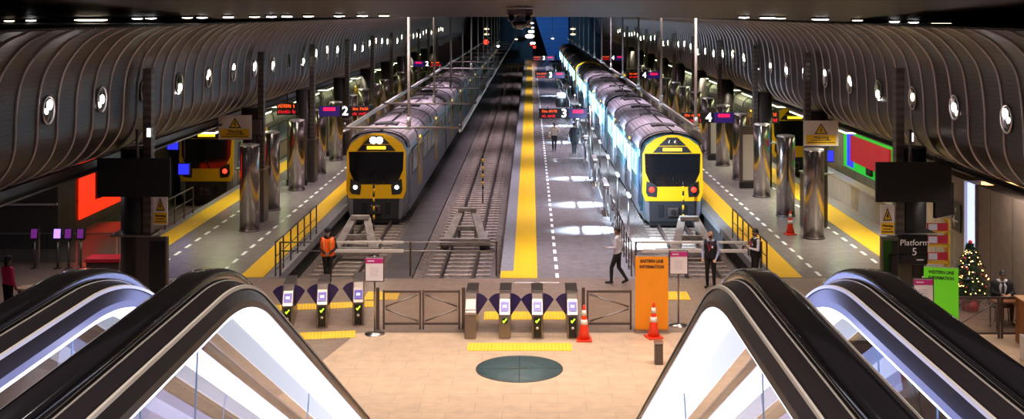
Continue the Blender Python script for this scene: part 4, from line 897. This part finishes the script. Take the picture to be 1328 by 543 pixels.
# ------------------------------------------------------------------ far end of the hall
yE = 216.
def XE(px): return (px - VX) * yE / F
def ZE(py): return H - (py - VY) * yE / F
m = MB().prism([(XE(691), ZE(12)), (XE(737), ZE(12)), (XE(738), ZE(78)), (XE(712), ZE(78))], yE, yE + 1.2)  # slanted left side traces the edge of the blue glow
struct(m.build('wall_tunnel_end', M['blue_glow_wall']))
struct(MB().bx(-13, XE(691), yE + .2, yE + 1, -1, 9).bx(XE(739), 13, yE + .2, yE + 1, -1, 9).build('wall_tunnel_end_dark', M['ceil']))
for k, (px, py, r, mt) in enumerate(((690, 30, .30, 'spot_w'), (690.5, 36, .28, 'spot_w'), (689, 41, .55, 'spot_g'), (687, 47, .8, 'spot_w'), (691, 56, .45, 'spot_w'), (669.5, 51, .22, 'spot_w'), (646, 60, .22, 'spot'), (716.5, 50, .20, 'spot'))):
    yy = 214.0 - 3 * k; lb = ['topmost small lamp of the chain at the far tunnel end', 'second lamp from the top of the chain at the far tunnel end', 'third greenish lamp of the chain at the far tunnel end', 'widest lamp of the chain at the far tunnel end', 'lowest lamp of the chain at the far tunnel end', 'lone small lamp left of the chain at the far end', 'small lamp above the dark unlit train', 'small white lamp on the blue-lit tunnel wall'][k]
    if k == 6: yy = 150.
    t = thing('tunnel_lamp', lb, 'tunnel lamp', ((px - VX) * yy / F, yy, H - (py - VY) * yy / F)); MB().ball((0, 0, 0), (r, .2, r * .45)).build('diffuser', M[mt], t); MB().bx(-r, r, .1, .3, -.05, r * .6).build('housing', M['black'], t)
    MB().tube([(0, .2, 0), (0, .2, 10.5 - H + (py - VY) * yy / F - 1.2)], .04, 6).build('hanger', M['black'], t)
for k, (px, py, yy, lb) in enumerate(((630.5, 54.5, 120, 'bright red signal lamp over the dark unlit train'), (689, 57, 205, 'red signal lamp at the end of the empty track'), (693, 61, 205, 'orange-red signal lamp beside the far centre platform end'))):
    t = thing('signal_lamp', lb, 'signal lamp', ((px - VX) * yy / F, yy, H - (py - VY) * yy / F)); MB().lathe([(.26, 0), (.2, -.08), (.001, -.1)], 14, axis='Y').build('lens', M['head_r'], t); MB().bx(-.34, .34, 0, .3, -.36, .5).build('housing', M['black'], t); MB().tube([(0, .15, .5), (0, .15, 10.4 - H + (py - VY) * yy / F - 1.3)], .05, 6).build('hanger', M['black'], t)
for k, (px, sn) in enumerate(((631, 'left'), (743, 'right'))):
    for q, py in enumerate((37.5, 44.5)):
        yy = 120; t = thing('dome_lamp', '{} pale disc lamp hanging over the {} track'.format(['upper', 'lower'][q], sn), 'disc lamp', ((px - VX) * yy / F, yy, H - (py - VY) * yy / F)); MB().ball((0, 0, 0), (.30, .3, .10)).build('diffuser', M['spot_w'] if 0 else mat('pale disc lamp', (.8, .8, .7), .5, emit=(1., .85, .6), es=.9), t); MB().tube([(0, 0, 0), (0, 0, 10.3 - H + (py - VY) * yy / F - 1.2)], .05, 6).build('hanger', M['pole'], t)

# ------------------------------------------------------------------ people
def tri_cap(m, p0, p1, r0, r1, n=14):
    p0 = Vector(p0); p1 = Vector(p1); d = p1 - p0; L_ = d.length
    if L_ < 1e-5: d = Vector((0, 0, 1)); L_ = 1e-5
    u = d.normalized(); a = u.cross(Vector((0, 0, 1)) if abs(u.z) < .9 else Vector((1, 0, 0))).normalized(); b = u.cross(a); rings = []
    for k in range(5): th = -PI / 2 + .02 + PI / 2 * k / 4; rings.append((p0 + u * r0 * math.sin(th), r0 * math.cos(th)))
    for k in range(5): th = PI / 2 * k / 4 - (.02 if k == 4 else 0); rings.append((p1 + u * r1 * math.sin(th), r1 * math.cos(th)))
    m.loft([[c + a * r * math.cos(2 * PI * k / n) + b * r * math.sin(2 * PI * k / n) for k in range(n)] for c, r in rings], caps=True)
def blob(prims, name, mats, voxel, parent=None, smooth=3):
    """one continuous surface from tapered limbs; every face takes the material of the limb it belongs to"""
    m = MB()
    for p in prims:
        if p[0] == 'c': tri_cap(m, *p[1:5])
        else: m.ball(p[1], p[2], 16, 12)
    o = m.build(name, mats, None); md = o.modifiers.new('r', 'REMESH'); md.mode = 'VOXEL'; md.voxel_size = voxel; md.use_smooth_shade = True
    sm = o.modifiers.new('s', 'SMOOTH'); sm.iterations = smooth; sm.factor = .5
    me = bpy.data.meshes.new_from_object(o.evaluated_get(bpy.context.evaluated_depsgraph_get())); bpy.data.objects.remove(o)
    n = len(me.polygons); cs = np.zeros(n * 3); me.polygons.foreach_get('center', cs); cs = cs.reshape(-1, 3); best = np.full(n, 1e9); idx = np.zeros(n, int)
    for p in prims:
        if p[0] == 'c':
            a = np.array(p[1], float); b = np.array(p[2], float); ab = b - a; tt = np.clip(((cs - a) @ ab) / max(ab @ ab, 1e-9), 0, 1); dd = np.linalg.norm(cs - a - tt[:, None] * ab, axis=1) - (p[3] + (p[4] - p[3]) * tt); tg = p[5]
        else:
            a = np.array(p[1], float); rr = np.array(p[2], float) if isinstance(p[2], (tuple, list)) else np.full(3, p[2]); q = (cs - a) / rr; dd = (np.linalg.norm(q, axis=1) - 1) * rr.mean(); tg = p[3]
        k = dd < best; best[k] = dd[k]; idx[k] = tg
    me.materials.clear(); [me.materials.append(x) for x in mats]
    me.polygons.foreach_set('material_index', idx.astype(np.int32)); me.polygons.foreach_set('use_smooth', [True] * n); me.update()
    o = bpy.data.objects.new(name, me); COL.objects.link(o)
    if parent: o.parent = parent
    return o
def person(loc, rz, label, skin, top, bottom, pose, sc=1., hair='hair', extras=(), shoe='black', sleeves=None, voxel=.0095, slim=1.):
    P = dict(head=(0, -.005, 1.64), neck=(0, .015, 1.47), shL=(.185, .015, 1.415), shR=(-.185, .015, 1.415), elL=(.25, .03, 1.13), elR=(-.25, .03, 1.13), wrL=(.25, -.06, .90), wrR=(-.25, -.06, .90),
             chest=(0, 0, 1.28), waist=(0, 0, 1.08), pelvis=(0, 0, .95), hpL=(.09, 0, .92), hpR=(-.09, 0, .92), knL=(.105, -.02, .50), knR=(-.105, -.02, .50), anL=(.11, .02, .09), anR=(-.11, .02, .09), lean=0)
    P.update(pose); V = {k: Vector(v) for k, v in P.items() if isinstance(v, tuple)}
    SK, TP, BT, SH, EY, LP, SL = 0, 1, 2, 3, 4, 5, 6
    pr = []; C = lambda a, b, r0, r1, t: pr.append(('c', tuple(a), tuple(b), r0, r1, t)); E = lambda c, r, t: pr.append(('e', tuple(c), r, t))
    h = V['head']; ht = P.get('turn', 0.); nod = P.get('nod', 0.)
    R_ = Matrix.Rotation(ht, 3, 'Z') @ Matrix.Rotation(nod, 3, 'X'); hp = lambda x, y, z: h + R_ @ Vector((x, y, z))
    E(h, (.076, .095, .112), SK); E(hp(0, -.03, -.055), (.052, .06, .062), SK); C(hp(0, -.092, .005), hp(0, -.112, -.022), .010, .014, SK)
    for s in (-1, 1): E(hp(s * .078, .005, -.012), (.014, .020, .030), SK); E(hp(s * .030, -.090, .012), (.013, .009, .009), EY)
    E(hp(0, -.091, -.058), (.024, .010, .009), LP)
    C(V['neck'], h + Vector((0, .01, -.07)), .058, .052, SK)
    sx = slim
    for s in (-1, 1):
        C(V['chest'] + Vector((s * .085 * sx, 0, .02)), V['waist'] + Vector((s * .065 * sx, 0, 0)), .112 * sx, .100 * sx, TP)
        C(V['waist'] + Vector((s * .065 * sx, 0, 0)), V['pelvis'] + Vector((s * .075 * sx, 0, .03)), .100 * sx, .108 * sx, TP)
        C(V['pelvis'] + Vector((s * .075 * sx, .01, -.01)), V['hpL' if s > 0 else 'hpR'], .108 * sx, .098, BT)
    C(V['shL'], V['neck'] + Vector((0, 0, -.01)), .062, .06, TP); C(V['shR'], V['neck'] + Vector((0, 0, -.01)), .062, .06, TP)
    C(V['shL'] + Vector((-.03, 0, -.03)), V['chest'] + Vector((.06, 0, 0)), .075, .10, TP); C(V['shR'] + Vector((.03, 0, -.03)), V['chest'] + Vector((-.06, 0, 0)), .075, .10, TP)
    for sd, s in (('L', 1), ('R', -1)):
        sh, el, wr = V['sh' + sd], V['el' + sd], V['wr' + sd]
        C(sh, el, .058, .045, SL); C(el, wr, .043, .031, SL)
        d = (wr - el).normalized(); hd = V.get('hand' + sd); d = (Vector(hd) - wr).normalized() if hd is not None else d
        side = d.cross(Vector((0, 1, 0)) if abs(d.y) < .8 else Vector((0, 0, 1))).normalized(); nrm = side.cross(d).normalized()
        C(wr, wr + d * .03, .027, .028, SK)
        for q in range(4):      # palm rays and four curled fingers of different length
            off = side * (q - 1.5) * .021; fl = (.062, .072, .068, .052)[q]; k0 = wr + d * .09 + off; k1 = k0 + (d * .8 - nrm * .35).normalized() * fl * .55; k2 = k1 + (d * .3 - nrm * .9).normalized() * fl * .45
            C(wr + d * .015 + off * .7, k0, .014, .0115, SK); C(k0, k1, .0105, .0095, SK); C(k1, k2, .0095, .008, SK)
        tb = wr + d * .03 - side * .03; tm = tb - side * .028 + d * .03; C(wr + d * .015 - side * .012, tb, .014, .012, SK); C(tb, tm, .012, .0105, SK); C(tm, tm + d * .028 - nrm * .008, .0105, .009, SK)
        hq, kn, an = V['hp' + sd], V['kn' + sd], V['an' + sd]
        C(hq, kn, .095, .062, BT); C(kn, kn.lerp(an, .35), .062, .060, BT); C(kn.lerp(an, .35), an, .060, .044, BT)
        toe = V.get('toe' + sd, an + Vector((s * .015, -.16, -.045))); C(an + Vector((0, .025, -.04)), toe, .042, .036, SH); C(an, an + Vector((0, .0, -.03)), .044, .044, SH)
    mats = [M[skin], M[top], M[bottom], M[shoe], M['eye'], M['lip'], M[sleeves or top]]
    o = blob(pr, 'person', mats, voxel); o.location = loc; o.rotation_euler = (0, 0, rz); o.scale = (sc, sc, sc); tag(o, label, 'person')
    # hair
    hr = [('e', tuple(hp(0, .018, .028)), (.084, .096, .100), 0)]
    if 'bald' not in extras:
        hm = MB(); rg = []
        for i in range(9):
            a = PI / 2 * i / 8 * 1.32; cr_ = math.sin(a)
            rg.append([tuple(hp(.084 * cr_ * math.cos(th), .016 + .100 * cr_ * math.sin(th), .012 + .112 * math.cos(a) + (.035 if math.sin(th) < -.2 and a > 1.1 else 0) * 1)) for th in [2 * PI * k / 24 for k in range(24)]])
        rg[0] = [tuple(hp(.004 * math.cos(2 * PI * k / 24), .016 + .004 * math.sin(2 * PI * k / 24), .124)) for k in range(24)]
        hm.loft(rg); ho = hm.build('hair', M[hair], o); sd_ = ho.modifiers.new('So', 'SOLIDIFY'); sd_.thickness = .008
    if 'long' in extras: MB().ball(tuple(hp(0, .07, -.06)), (.075, .045, .13), 16, 12).build('long_hair', M[hair], o)
    if 'cap' in extras:
        MB().lathe([(.093, .0), (.094, .05), (.075, .10), (.001, .12)], 20, tuple(hp(0, .0, .035))).build('cap', M['navy_cloth'], o)
        MB().add([hp(-.07, -.07, .04), hp(.07, -.07, .04), hp(.05, -.165, .025), hp(-.05, -.165, .025)], [(0, 1, 2, 3)]).build('cap_peak', M['navy_cloth'], o)
    if 'mask' in extras or 'maskb' in extras: blob([('e', tuple(hp(0, -.052, -.045)), (.056, .056, .052), 0), ('c', tuple(hp(-.07, -.01, -.01)), tuple(hp(.07, -.01, -.01)), .012, .012, 0)], 'face_mask', [M['mask' if 'mask' in extras else 'maskb']], .006, o)
    def torso_cloth(name, ms, grow, z0=.98, z1=1.40, tagf=None):
        pp = []
        for s in (-1, 1):
            pp.append(('c', tuple(V['chest'] + Vector((s * .085 * sx, 0, .05))), tuple(V['waist'] + Vector((s * .07 * sx, 0, 0))), .115 * sx + grow, .107 * sx + grow, 0)); pp.append(('c', tuple(V['waist'] + Vector((s * .07 * sx, 0, 0))), tuple(V['waist'] + Vector((s * .075 * sx, 0, z0 - 1.08))), .107 * sx + grow, .112 * sx + grow, 0))
            pp.append(('c', tuple(V['shL' if s > 0 else 'shR'] + Vector((-s * .04, 0, .0))), tuple(V['chest'] + Vector((s * .07, 0, .04))), .068 + grow, .10 + grow, 0))
        return blob(pp, name, ms, .011, o)
    if 'hivis' in extras:
        v = torso_cloth('safety_vest', [M['hivis']], .014, 1.0)
        for s in (-1, 1): MB().tube([(s * .10, -.145, 1.06), (s * .10, -.150, 1.22), (s * .11, -.13, 1.36), (s * .12, -.06, 1.455), (s * .12, .04, 1.47)], .016, 6).build('reflective_band', M['hivis_band'], v)
    if 'vest' in extras:
        torso_cloth('vest', [M['blk_cloth']], .013, .96); MB().tube([(-.05, -.135, 1.40), (-.015, -.15, 1.2), (0, -.15, 1.16), (.015, -.15, 1.2), (.05, -.135, 1.40)], .006, 6).build('lanyard', M['pink_cloth'], o)
        MB().bx(.07, .12, -.145, -.135, 1.26, 1.33).build('badge', M['paper'], o)
    if 'tie' in extras: MB().prism([(-.02, 1.40), (.02, 1.40), (.03, 1.14), (0, 1.09), (-.03, 1.14)], -.14, -.128, 'XZ').build('tie', M['ink'], o)
    if 'coat' in extras:
        blob([('c', (-.07, .0, 1.05), (-.09, .02, .68), .125, .14, 0), ('c', (.07, .0, 1.05), (.09, .02, .68), .125, .14, 0), ('c', (-.09, 0, 1.3), (-.07, 0, 1.05), .13, .125, 0), ('c', (.09, 0, 1.3), (.07, 0, 1.05), .13, .125, 0)], 'long_coat', [M[top]], .012, o)
    return o
# person in the orange vest
person((-6.33, 36.1, 0), .12, 'person in orange safety vest, cap and face mask standing by the left track end', 'skin_m', 'blk_cloth', 'blk_cloth',
       dict(elL=(.27, .02, 1.15), elR=(-.27, .02, 1.15), wrL=(.07, -.20, 1.02), wrR=(-.07, -.20, 1.02), handL=(-.02, -.22, .98), handR=(.02, -.22, .98), knL=(.07, -.02, .5), knR=(-.07, -.02, .5), anL=(.06, -.02, .09), anR=(-.06, .04, .09)), extras=('cap', 'mask', 'hivis'), slim=1.12)
person((2.72, 36.2, 0), math.radians(-112), 'person in a white shirt and black trousers striding left on the centre platform', 'skin_m', 'white_cloth', 'blk_cloth',
       dict(elR=(-.24, .08, 1.16), wrR=(-.22, -.02, .93), elL=(.24, .0, 1.16), wrL=(.18, -.25, 1.13), handL=(.15, -.4, 1.15), hpL=(.09, 0, .91), knL=(.09, -.16, .52), anL=(.09, -.17, .10), toeL=(.09, -.34, .045), knR=(-.09, .02, .5), anR=(-.09, .26, .17), toeR=(-.09, .14, .05)), 1.02)
person((5.56, 35.7, 0), math.radians(-25), 'bald person in black vest and pale blue shirt by the right track end', 'skin_l', 'blue_cloth', 'blk_cloth',
       dict(elL=(.25, .03, 1.13), wrL=(.20, -.12, .93), elR=(-.26, .03, 1.13), wrR=(-.22, -.10, .92)), 1.0, extras=('bald', 'vest', 'maskb'))
p4 = person((6.98, 35.9, 0), math.radians(-78), 'dark-haired person in a black vest reading white papers by the right railing', 'skin_m', 'white_cloth', 'blk_cloth',
       dict(elL=(.25, -.02, 1.15), wrL=(.12, -.26, 1.20), handL=(.06, -.36, 1.22), elR=(-.25, -.02, 1.15), wrR=(-.12, -.26, 1.20), handR=(-.06, -.36, 1.22), nod=.25), 1.02, extras=('vest', 'maskb'), slim=1.12)
o = MB().box((0, 0, 0), (.22, .30, .012), rx=.5).build('paper_sheets', M['paper'], None, .002); o.location = (6.98 - .43, 35.85, 1.27); o.rotation_euler = (0, -.5, math.radians(-78)); tag(o, 'white sheets of paper held by the person at the right railing', 'papers')
p5 = person((1.46, 70.8, 0), math.radians(178), 'person in a tan jacket and dark trousers walking away on the centre platform', 'skin_m', 'tan_cloth', 'blk_cloth',
       dict(elR=(-.34, .06, 1.22), wrR=(-.20, -.08, 1.08), elL=(.25, .05, 1.15), wrL=(.24, 0, .92), knL=(.09, -.05, .5), anL=(.08, .02, .1), knR=(-.07, .02, .5), anR=(-.06, .16, .13), toeR=(-.06, .05, .045)), 1.0, voxel=.012)
o = thing('shoulder_bag', 'tan shoulder bag carried by the person walking away', 'bag', (1.17, 70.75, 0)); MB().bx(-.07, .07, -.16, .16, .88, 1.18).build('body', M['tan_cloth'], o, .03); MB().tube([(0, -.12, 1.17), (.12, -.03, 1.5), (.14, .05, 1.5), (0, .12, 1.17)], .014, 6).build('strap', M['wood'], o)
person((2.63, 69.3, 0), math.radians(170), 'person in a long black coat walking away beside the centre platform railing', 'skin_m', 'blk_cloth', 'blk_cloth',
       dict(knL=(.09, -.05, .5), anL=(.08, -.02, .1), knR=(-.07, .02, .5), anR=(-.06, .12, .12), toeR=(-.06, .01, .045), elL=(.27, .03, 1.15), wrL=(.27, -.08, .95)), 1.08, extras=('coat',), voxel=.012)
o = thing('shoulder_bag', 'white bag held by the person in the long black coat', 'bag', (2.30, 69.35, 0)); MB().bx(-.06, .06, -.13, .13, .72, 1.02).build('body', M['paper'], o, .03); MB().tube([(0, -.09, 1.0), (0, 0, 1.2), (0, .09, 1.0)], .01, 6).build('handle', M['paper'], o)
person((2.25, 150, 0), PI, 'far person with a pale top and dark legs near the end of the centre platform', 'skin_m', 'white_cloth', 'blk_cloth', {}, 1.0, voxel=.014)
sit = dict(hpL=(.10, -.02, .50), hpR=(-.10, -.02, .50), pelvis=(0, 0, .52), waist=(0, 0, .66), chest=(0, -.03, .88), neck=(0, -.04, 1.06), head=(0, -.09, 1.21), shL=(.19, -.03, 1.0), shR=(-.19, -.03, 1.0), elL=(.27, -.12, .76), elR=(-.27, -.12, .76), wrL=(.10, -.36, .76), wrR=(-.10, -.36, .76),
           knL=(.13, -.44, .5), knR=(-.13, -.44, .5), anL=(.13, -.42, .09), anR=(-.13, -.42, .09), nod=.5)
p7 = person((12.95, 31.8, .04), -.1, 'seated person in a black jacket and white shirt looking down behind the right fence', 'skin_m', 'white_cloth', 'blk_cloth', sit, 1.05, sleeves='blk_cloth')
blob([('c', (-.165, -.03, .95), (-.15, -.02, .62), .13, .13, 0), ('c', (.165, -.03, .95), (.15, -.02, .62), .13, .13, 0), ('c', (-.1, .06, .95), (.1, .06, .95), .11, .11, 0), ('c', (-.17, -.02, 1.0), (.17, -.0, 1.0), .075, .075, 0), ('c', (-.1, .08, .7), (.1, .08, .7), .11, .11, 0)], 'jacket', [M['blk_cloth']], .011, p7)
MB().prism([(-.015, 1.0), (.015, 1.0), (.03, .72), (0, .68), (-.03, .72)], -.16, -.14, 'XZ').build('tie', M['ink'], p7)
t = thing('stool', 'dark seat under the seated person at the right edge', 'stool', (12.95, 31.95, 0)); MB().bx(-.22, .22, -.2, .24, .38, .44).build('seat', M['black'], t, .02)
for sx_ in (-1, 1):
    for sy_ in (-1, 1): MB().tube([(sx_ * .19, sy_ * .18, 0), (sx_ * .17, sy_ * .16, .38)], .018, 8).build('leg', M['steel_dk'], t)
t = thing('writing_table', 'small dark table in front of the seated person', 'table', (12.95, 31.1, 0)); MB().bx(-.55, .55, -.26, .26, .74, .78).build('table_top', M['wood'], t, .01)
for sx_ in (-1, 1):
    for sy_ in (-1, 1): MB().tube([(sx_ * .5, sy_ * .22, 0), (sx_ * .5, sy_ * .22, .74)], .02, 8).build('leg', M['steel_dk'], t)
person((-14.55, 32.2, 0), math.radians(150), 'person in a bright pink jacket with dark hair at the left edge', 'skin_d', 'pink_cloth', 'blk_cloth', dict(elL=(.27, -.05, 1.13), wrL=(.2, -.25, 1.1)), .97, extras=('cap', 'long'))

# ------------------------------------------------------------------ escalators
TAN = .516; A_ = math.atan(TAN); DC = 2.96; R0 = 1.15
def path(off, ystart=-.6, yend=13.):
    """(y, z) of a line parallel to the handrail top, off metres below it (perpendicular), rounded at the crest"""
    hz = H - .62; R_ = R0 - off; cx = DC - R0 * math.tan(A_ / 2); cz = hz - R0   # arc centre below the line
    pts = [(ystart, hz - off, 0.)]
    for k in range(13):
        a = A_ * k / 12; pts.append((cx + R_ * math.sin(a), cz + R_ * math.cos(a), a))
    y1, z1, a = pts[-1]; pts.append((yend, z1 - (yend - y1) * TAN, A_)); return pts
def sweep(prof, mi_fn=None, ystart=-.6, yend=13.):
    """profile points (x, off) swept along the path; closed outline"""
    cols = [path(off, ystart, yend) for x, off in prof]; n = len(cols[0])
    return [[(prof[i][0], cols[i][k][0], cols[i][k][1]) for i in range(len(prof))] for k in range(n)]
def balustrade(root, xc, inner, lit=0):
    """xc rubber centre; inner = +1 when the steps are on the +x side"""
    rub = [(-.034, .012), (-.030, .003), (-.018, 0), (.018, 0), (.030, .003), (.034, .012), (.034, .028), (.026, .036), (-.026, .036), (-.034, .028)]
    hr = MB().loft(sweep([(xc + a, b) for a, b in rub]), caps=True).build('handrail', M['rubber'], root)
    prof = [(-.040, .030), (.040, .030), (.052, .034), (.074, .040), (.080, .046), (.094, .080), (.096, .096), (-.096, .096), (-.094, .080), (-.080, .046), (-.074, .040), (-.052, .034)]
    pf = MB().loft(sweep([(xc + a, b) for a, b in prof]), smooth=False, caps=True).build('handrail_profile', M['esc_steel'], root)
    for s in (-1, 1): MB().loft(sweep([(xc + s * .0795, .0405), (xc + s * .0835, .0425), (xc + s * .0845, .050), (xc + s * .079, .047)]), smooth=False, caps=True).build('highlight_edge', M['esc_edge'], pf)
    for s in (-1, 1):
        MB().loft(sweep([(xc + s * .0375, .029), (xc + s * .0405, .0285), (xc + s * .0415, .032), (xc + s * .039, .033)]), smooth=False, caps=True).build('highlight_edge', M['esc_edge'], pf)  # thin strip added as the rubber's highlight line
        if s != lit: MB().loft(sweep([(xc + s * .004, .095), (xc + s * .0955, .095), (xc + s * .0955, .099), (xc + s * .004, .099)]), smooth=False, caps=True).build('underside_shade', M['esc_under'], root)  # thin strip added to keep the unlit underside dark
    for s in ([lit] if lit else []): MB().loft(sweep([(xc + s * .004, .095), (xc + s * .091, .095), (xc + s * .091, .106), (xc + s * .084, .112), (xc + s * .004, .112)]), smooth=False, caps=True).build('light_strip', M['esc_light'], root)
    # glass panes, joints square to the run
    js = [-.6, 1.2, 2.38, 2.80, 4.2, 5.6, 7., 8.4, 9.8, 11.2, 12.6]
    top = path(.10); bot = path(.98)
    def at(pts, y):
        for i in range(len(pts) - 1):
            if pts[i][0] <= y <= pts[i + 1][0] + 1e-6: f = (y - pts[i][0]) / max(pts[i + 1][0] - pts[i][0], 1e-6); return pts[i][1] + f * (pts[i + 1][1] - pts[i][1])
        return pts[-1][1]
    for a, b in zip(js[:-1], js[1:]):
        lean = lambda y: (-.40 if y > 3.3 else (-.12 if y > 2.6 else 0.)); a2 = a + .002; b2 = b - .002
        ys = np.linspace(a2, b2, 9); T_ = [(y, at(top, y)) for y in ys]; la, lb_ = lean(a), lean(b)
        B_ = [(y + la + (lb_ - la) * k / 8, 0) for k, y in enumerate(ys)]; B_ = [(y, at(bot, min(max(y, -.6), 12.9))) for y, _ in B_]
        MB().loft([[(xc, y, z) for y, z in T_], [(xc, y, z) for y, z in B_]], closed=False, smooth=False).build('glass_panel', M['glass'], root, fix=False)
        e = MB(); e.add([(xc - .002, T_[0][0] - .001, T_[0][1]), (xc + .002, T_[0][0] - .001, T_[0][1]), (xc + .002, B_[0][0] - .001, B_[0][1]), (xc - .002, B_[0][0] - .001, B_[0][1]), (xc + .002, T_[0][0] + .001, T_[0][1]), (xc + .002, B_[0][0] + .001, B_[0][1])], [(0, 1, 2, 3), (1, 4, 5, 2)])
        if a > 0: e.build('glass_edge', M['glass_edge'], root)
    MB().loft(sweep([(xc - .06, .96), (xc + .06, .96), (xc + inner * .14, 1.15), (xc - inner * .06, 1.15)]), smooth=False, caps=True).build('base_profile', M['steel_dk'], root)
t = thing('escalator', 'central escalator going down between the two inner lit handrails', 'escalator', (0, 0, 0)); t_c = t
balustrade(t, -.803, 1, 1); balustrade(t, .558, -1, -1)
def steps(t, x0, x1):
    m = MB()
    zt = H - .62 - .98; m.bx(x0, x1, -.6, DC - .2, zt - .1, zt); y = DC - .2; z = zt
    while y < 12.6: z -= .4 * TAN; m.bx(x0, x1, y, y + .4, z - .22, z); y += .4
    m.build('steps', M['steel_dk'], t)
steps(t, -.62, .40)
t = thing('escalator', 'left escalator whose lit handrail curves down at the left of the picture', 'escalator', (0, 0, 0)); balustrade(t, -1.106, -1, 1); balustrade(t, -2.47, 1); steps(t, -2.3, -1.3)
t = thing('escalator', 'right escalator whose lit handrail curves down at the right of the picture', 'escalator', (0, 0, 0)); balustrade(t, .838, 1, -1); balustrade(t, 2.20, -1); steps(t, 1.02, 2.0)
struct(MB().bx(-4, 4, -4, -.6, H - 1.8, H - 1.6).build('floor_upper_landing', M['paid']))

# ------------------------------------------------------------------ lights
W = bpy.data.worlds.new('World'); scn.world = W; W.use_nodes = True; bg = W.node_tree.nodes['Background']; bg.inputs[0].default_value = (.30, .22, .27, 1); bg.inputs[1].default_value = .12
WARM = (1., .86, .75); WH = (1., .9, .82); GR = (.95, .95, .72); COOL = (.55, .78, 1.)
def area(x, y, z, sx, sy, e, col, name='hall_lamp', rot=(0, 0, 0), spread=110): return light('AREA', name, (x, y, z), e, col, sx, sy, rot, spread=spread)
for x in (-6, 0, 6): area(x, 26.5, 8.3, 3.5, 2.5, 270, WARM)
for x in (-5, 0, 5): area(x, 33.5, 8.2, 3, 1.5, 150, (1., .82, .70))
area(13.3, 31, 3.9, .9, 5, 110, WARM, spread=170); area(12.9, 44, 4.0, 1., 5, 60, WARM, spread=170); area(-14.5, 35, 4.2, 1.5, 3, 70, (1., .85, .9), spread=170)
for y in (42, 52, 64, 78, 94, 112, 132, 156):
    for x, e in ((-11.9, 75), (11.6, 120)): area(x, y, 4.1, .5, 5, e * (1 if y < 70 else 1.25), GR)
for y in (40, 50, 60, 72, 86, 104, 124, 148, 176): area(1.2, y, 8.9, 1.2, 4, 190, (.82, .78, 1.), spread=75)
for y in (41, 47, 54): area(-5.5, y, 8.9, 2, 2, 190 if y < 45 else 90, WARM); area(6.5, y, 8.9, 2, 2, 110, WARM)
# unseen spots added for the cold pools on platform, trackbed and train side
for k, y in enumerate((45.5, 51.5, 59.5, 67, 76, 87, 100, 118)):
    s = light('SPOT', 'cold_pool_spot', (4.3, y, 2.0), 11000, COOL, .05, spot=math.radians(42), blend=1.); aim(s, (2.5, y - .3, 0))
    s = light('SPOT', 'cold_pool_spot', (3.75, y, 2.2), 2200, COOL, .12, spot=math.radians(120), blend=.8); aim(s, (5.0, y + 2., .9))
s = light('SPOT', 'trackbed_spot', (4.0, 46.6, 2.6), 9000, (.6, .85, 1.), .1, spot=math.radians(42), blend=.9); aim(s, (4.45, 47.2, -.95))
# front light on the trains, tunnel glow
s = light('SPOT', 'hall_spot', (-5, 38, 8.6), 1500, WH, .3, spot=math.radians(45), blend=.6); aim(s, (-6.8, 51, 1.2))
s = light('SPOT', 'hall_spot', (5, 38, 8.6), 1050, WH, .3, spot=math.radians(45), blend=.6); aim(s, (6.2, 51, 1.2))
for y in (57, 70, 84, 100): area(-6.8, y, 8.9, 2, 3, 330 if y < 90 else 150, (1., .84, .95)); area(6.2, y, 8.9, 2, 3, 300, (.95, .85, 1.))
s = light('SPOT', 'tunnel_spot', (3., 196, 7.5), 9000, (.15, .5, 1.), .3, spot=math.radians(60), blend=.8); aim(s, (4.2, 216, 5.5))
# unseen wash spots added to brighten the bronze walls
for y in (24, 31, 40, 50, 62, 76):
    for sd in (-1, 1):
        s = light('SPOT', 'wall_wash', (sd * 5.5, y, 7.0), 60, (1., .86, .86), .2, spot=math.radians(95), blend=1.); aim(s, (sd * 11.3, y + 2, 5.0))
for x in (-2.2, 0, 2.2): area(x, 1.5, 10.4, .12, 5, 42, (1., .9, .85), 'landing_lamp', spread=180)
for sd, xx in ((-1, -.915), (1, .665)):      # unseen cold fills added to tint the outer handrail faces blue
    light('AREA', 'balustrade_fill', (xx, 2.2, H - .80), 4.2, (.36, .46, 1.), .18, 3.8, (0, -sd * PI / 2 * .96, 0))
for sd, xx in ((-1, -.915), (1, .665)):  # more added fills, following the incline
    yc = 4.6; zc = H - .62 - (yc - DC) * TAN - .22; o = light('AREA', 'balustrade_fill', (0, 0, 0), 3.4, (.36, .46, 1.), .16, 3.2)
    zl = Vector((-sd, 0, 0)); yl = Vector((0, math.cos(A_), -math.sin(A_))); xl = yl.cross(zl)
    o.matrix_world = Matrix(((xl.x, yl.x, zl.x, xx), (xl.y, yl.y, zl.y, yc), (xl.z, yl.z, zl.z, zc), (0, 0, 0, 1)))
# ------------------------------------------------------------------ camera and view
cam = bpy.data.cameras.new('camera'); co = bpy.data.objects.new('camera', cam); COL.objects.link(co)
co.location = (0, 0, H); co.rotation_euler = (PI / 2, 0, 0); cam.sensor_width = 36; cam.lens = F / 1328 * 36
cam.shift_x = -(VX - 664) / 1328; cam.shift_y = -(271.5 - VY) / 1328; cam.clip_end = 1000; cam.clip_start = .05
scn.camera = co
vs = scn.view_settings; vs.view_transform = 'Standard'; vs.look = 'None'; vs.gamma = 1.; vs.use_curve_mapping = False; vs.exposure = .35
scn.display_settings.display_device = 'sRGB'
cy = scn.cycles
cy.use_denoising = True; cy.max_bounces = 6; cy.diffuse_bounces = 3; cy.glossy_bounces = 4; cy.transparent_max_bounces = 16; cy.sample_clamp_indirect = 6; cy.caustics_reflective = False; cy.caustics_refractive = False
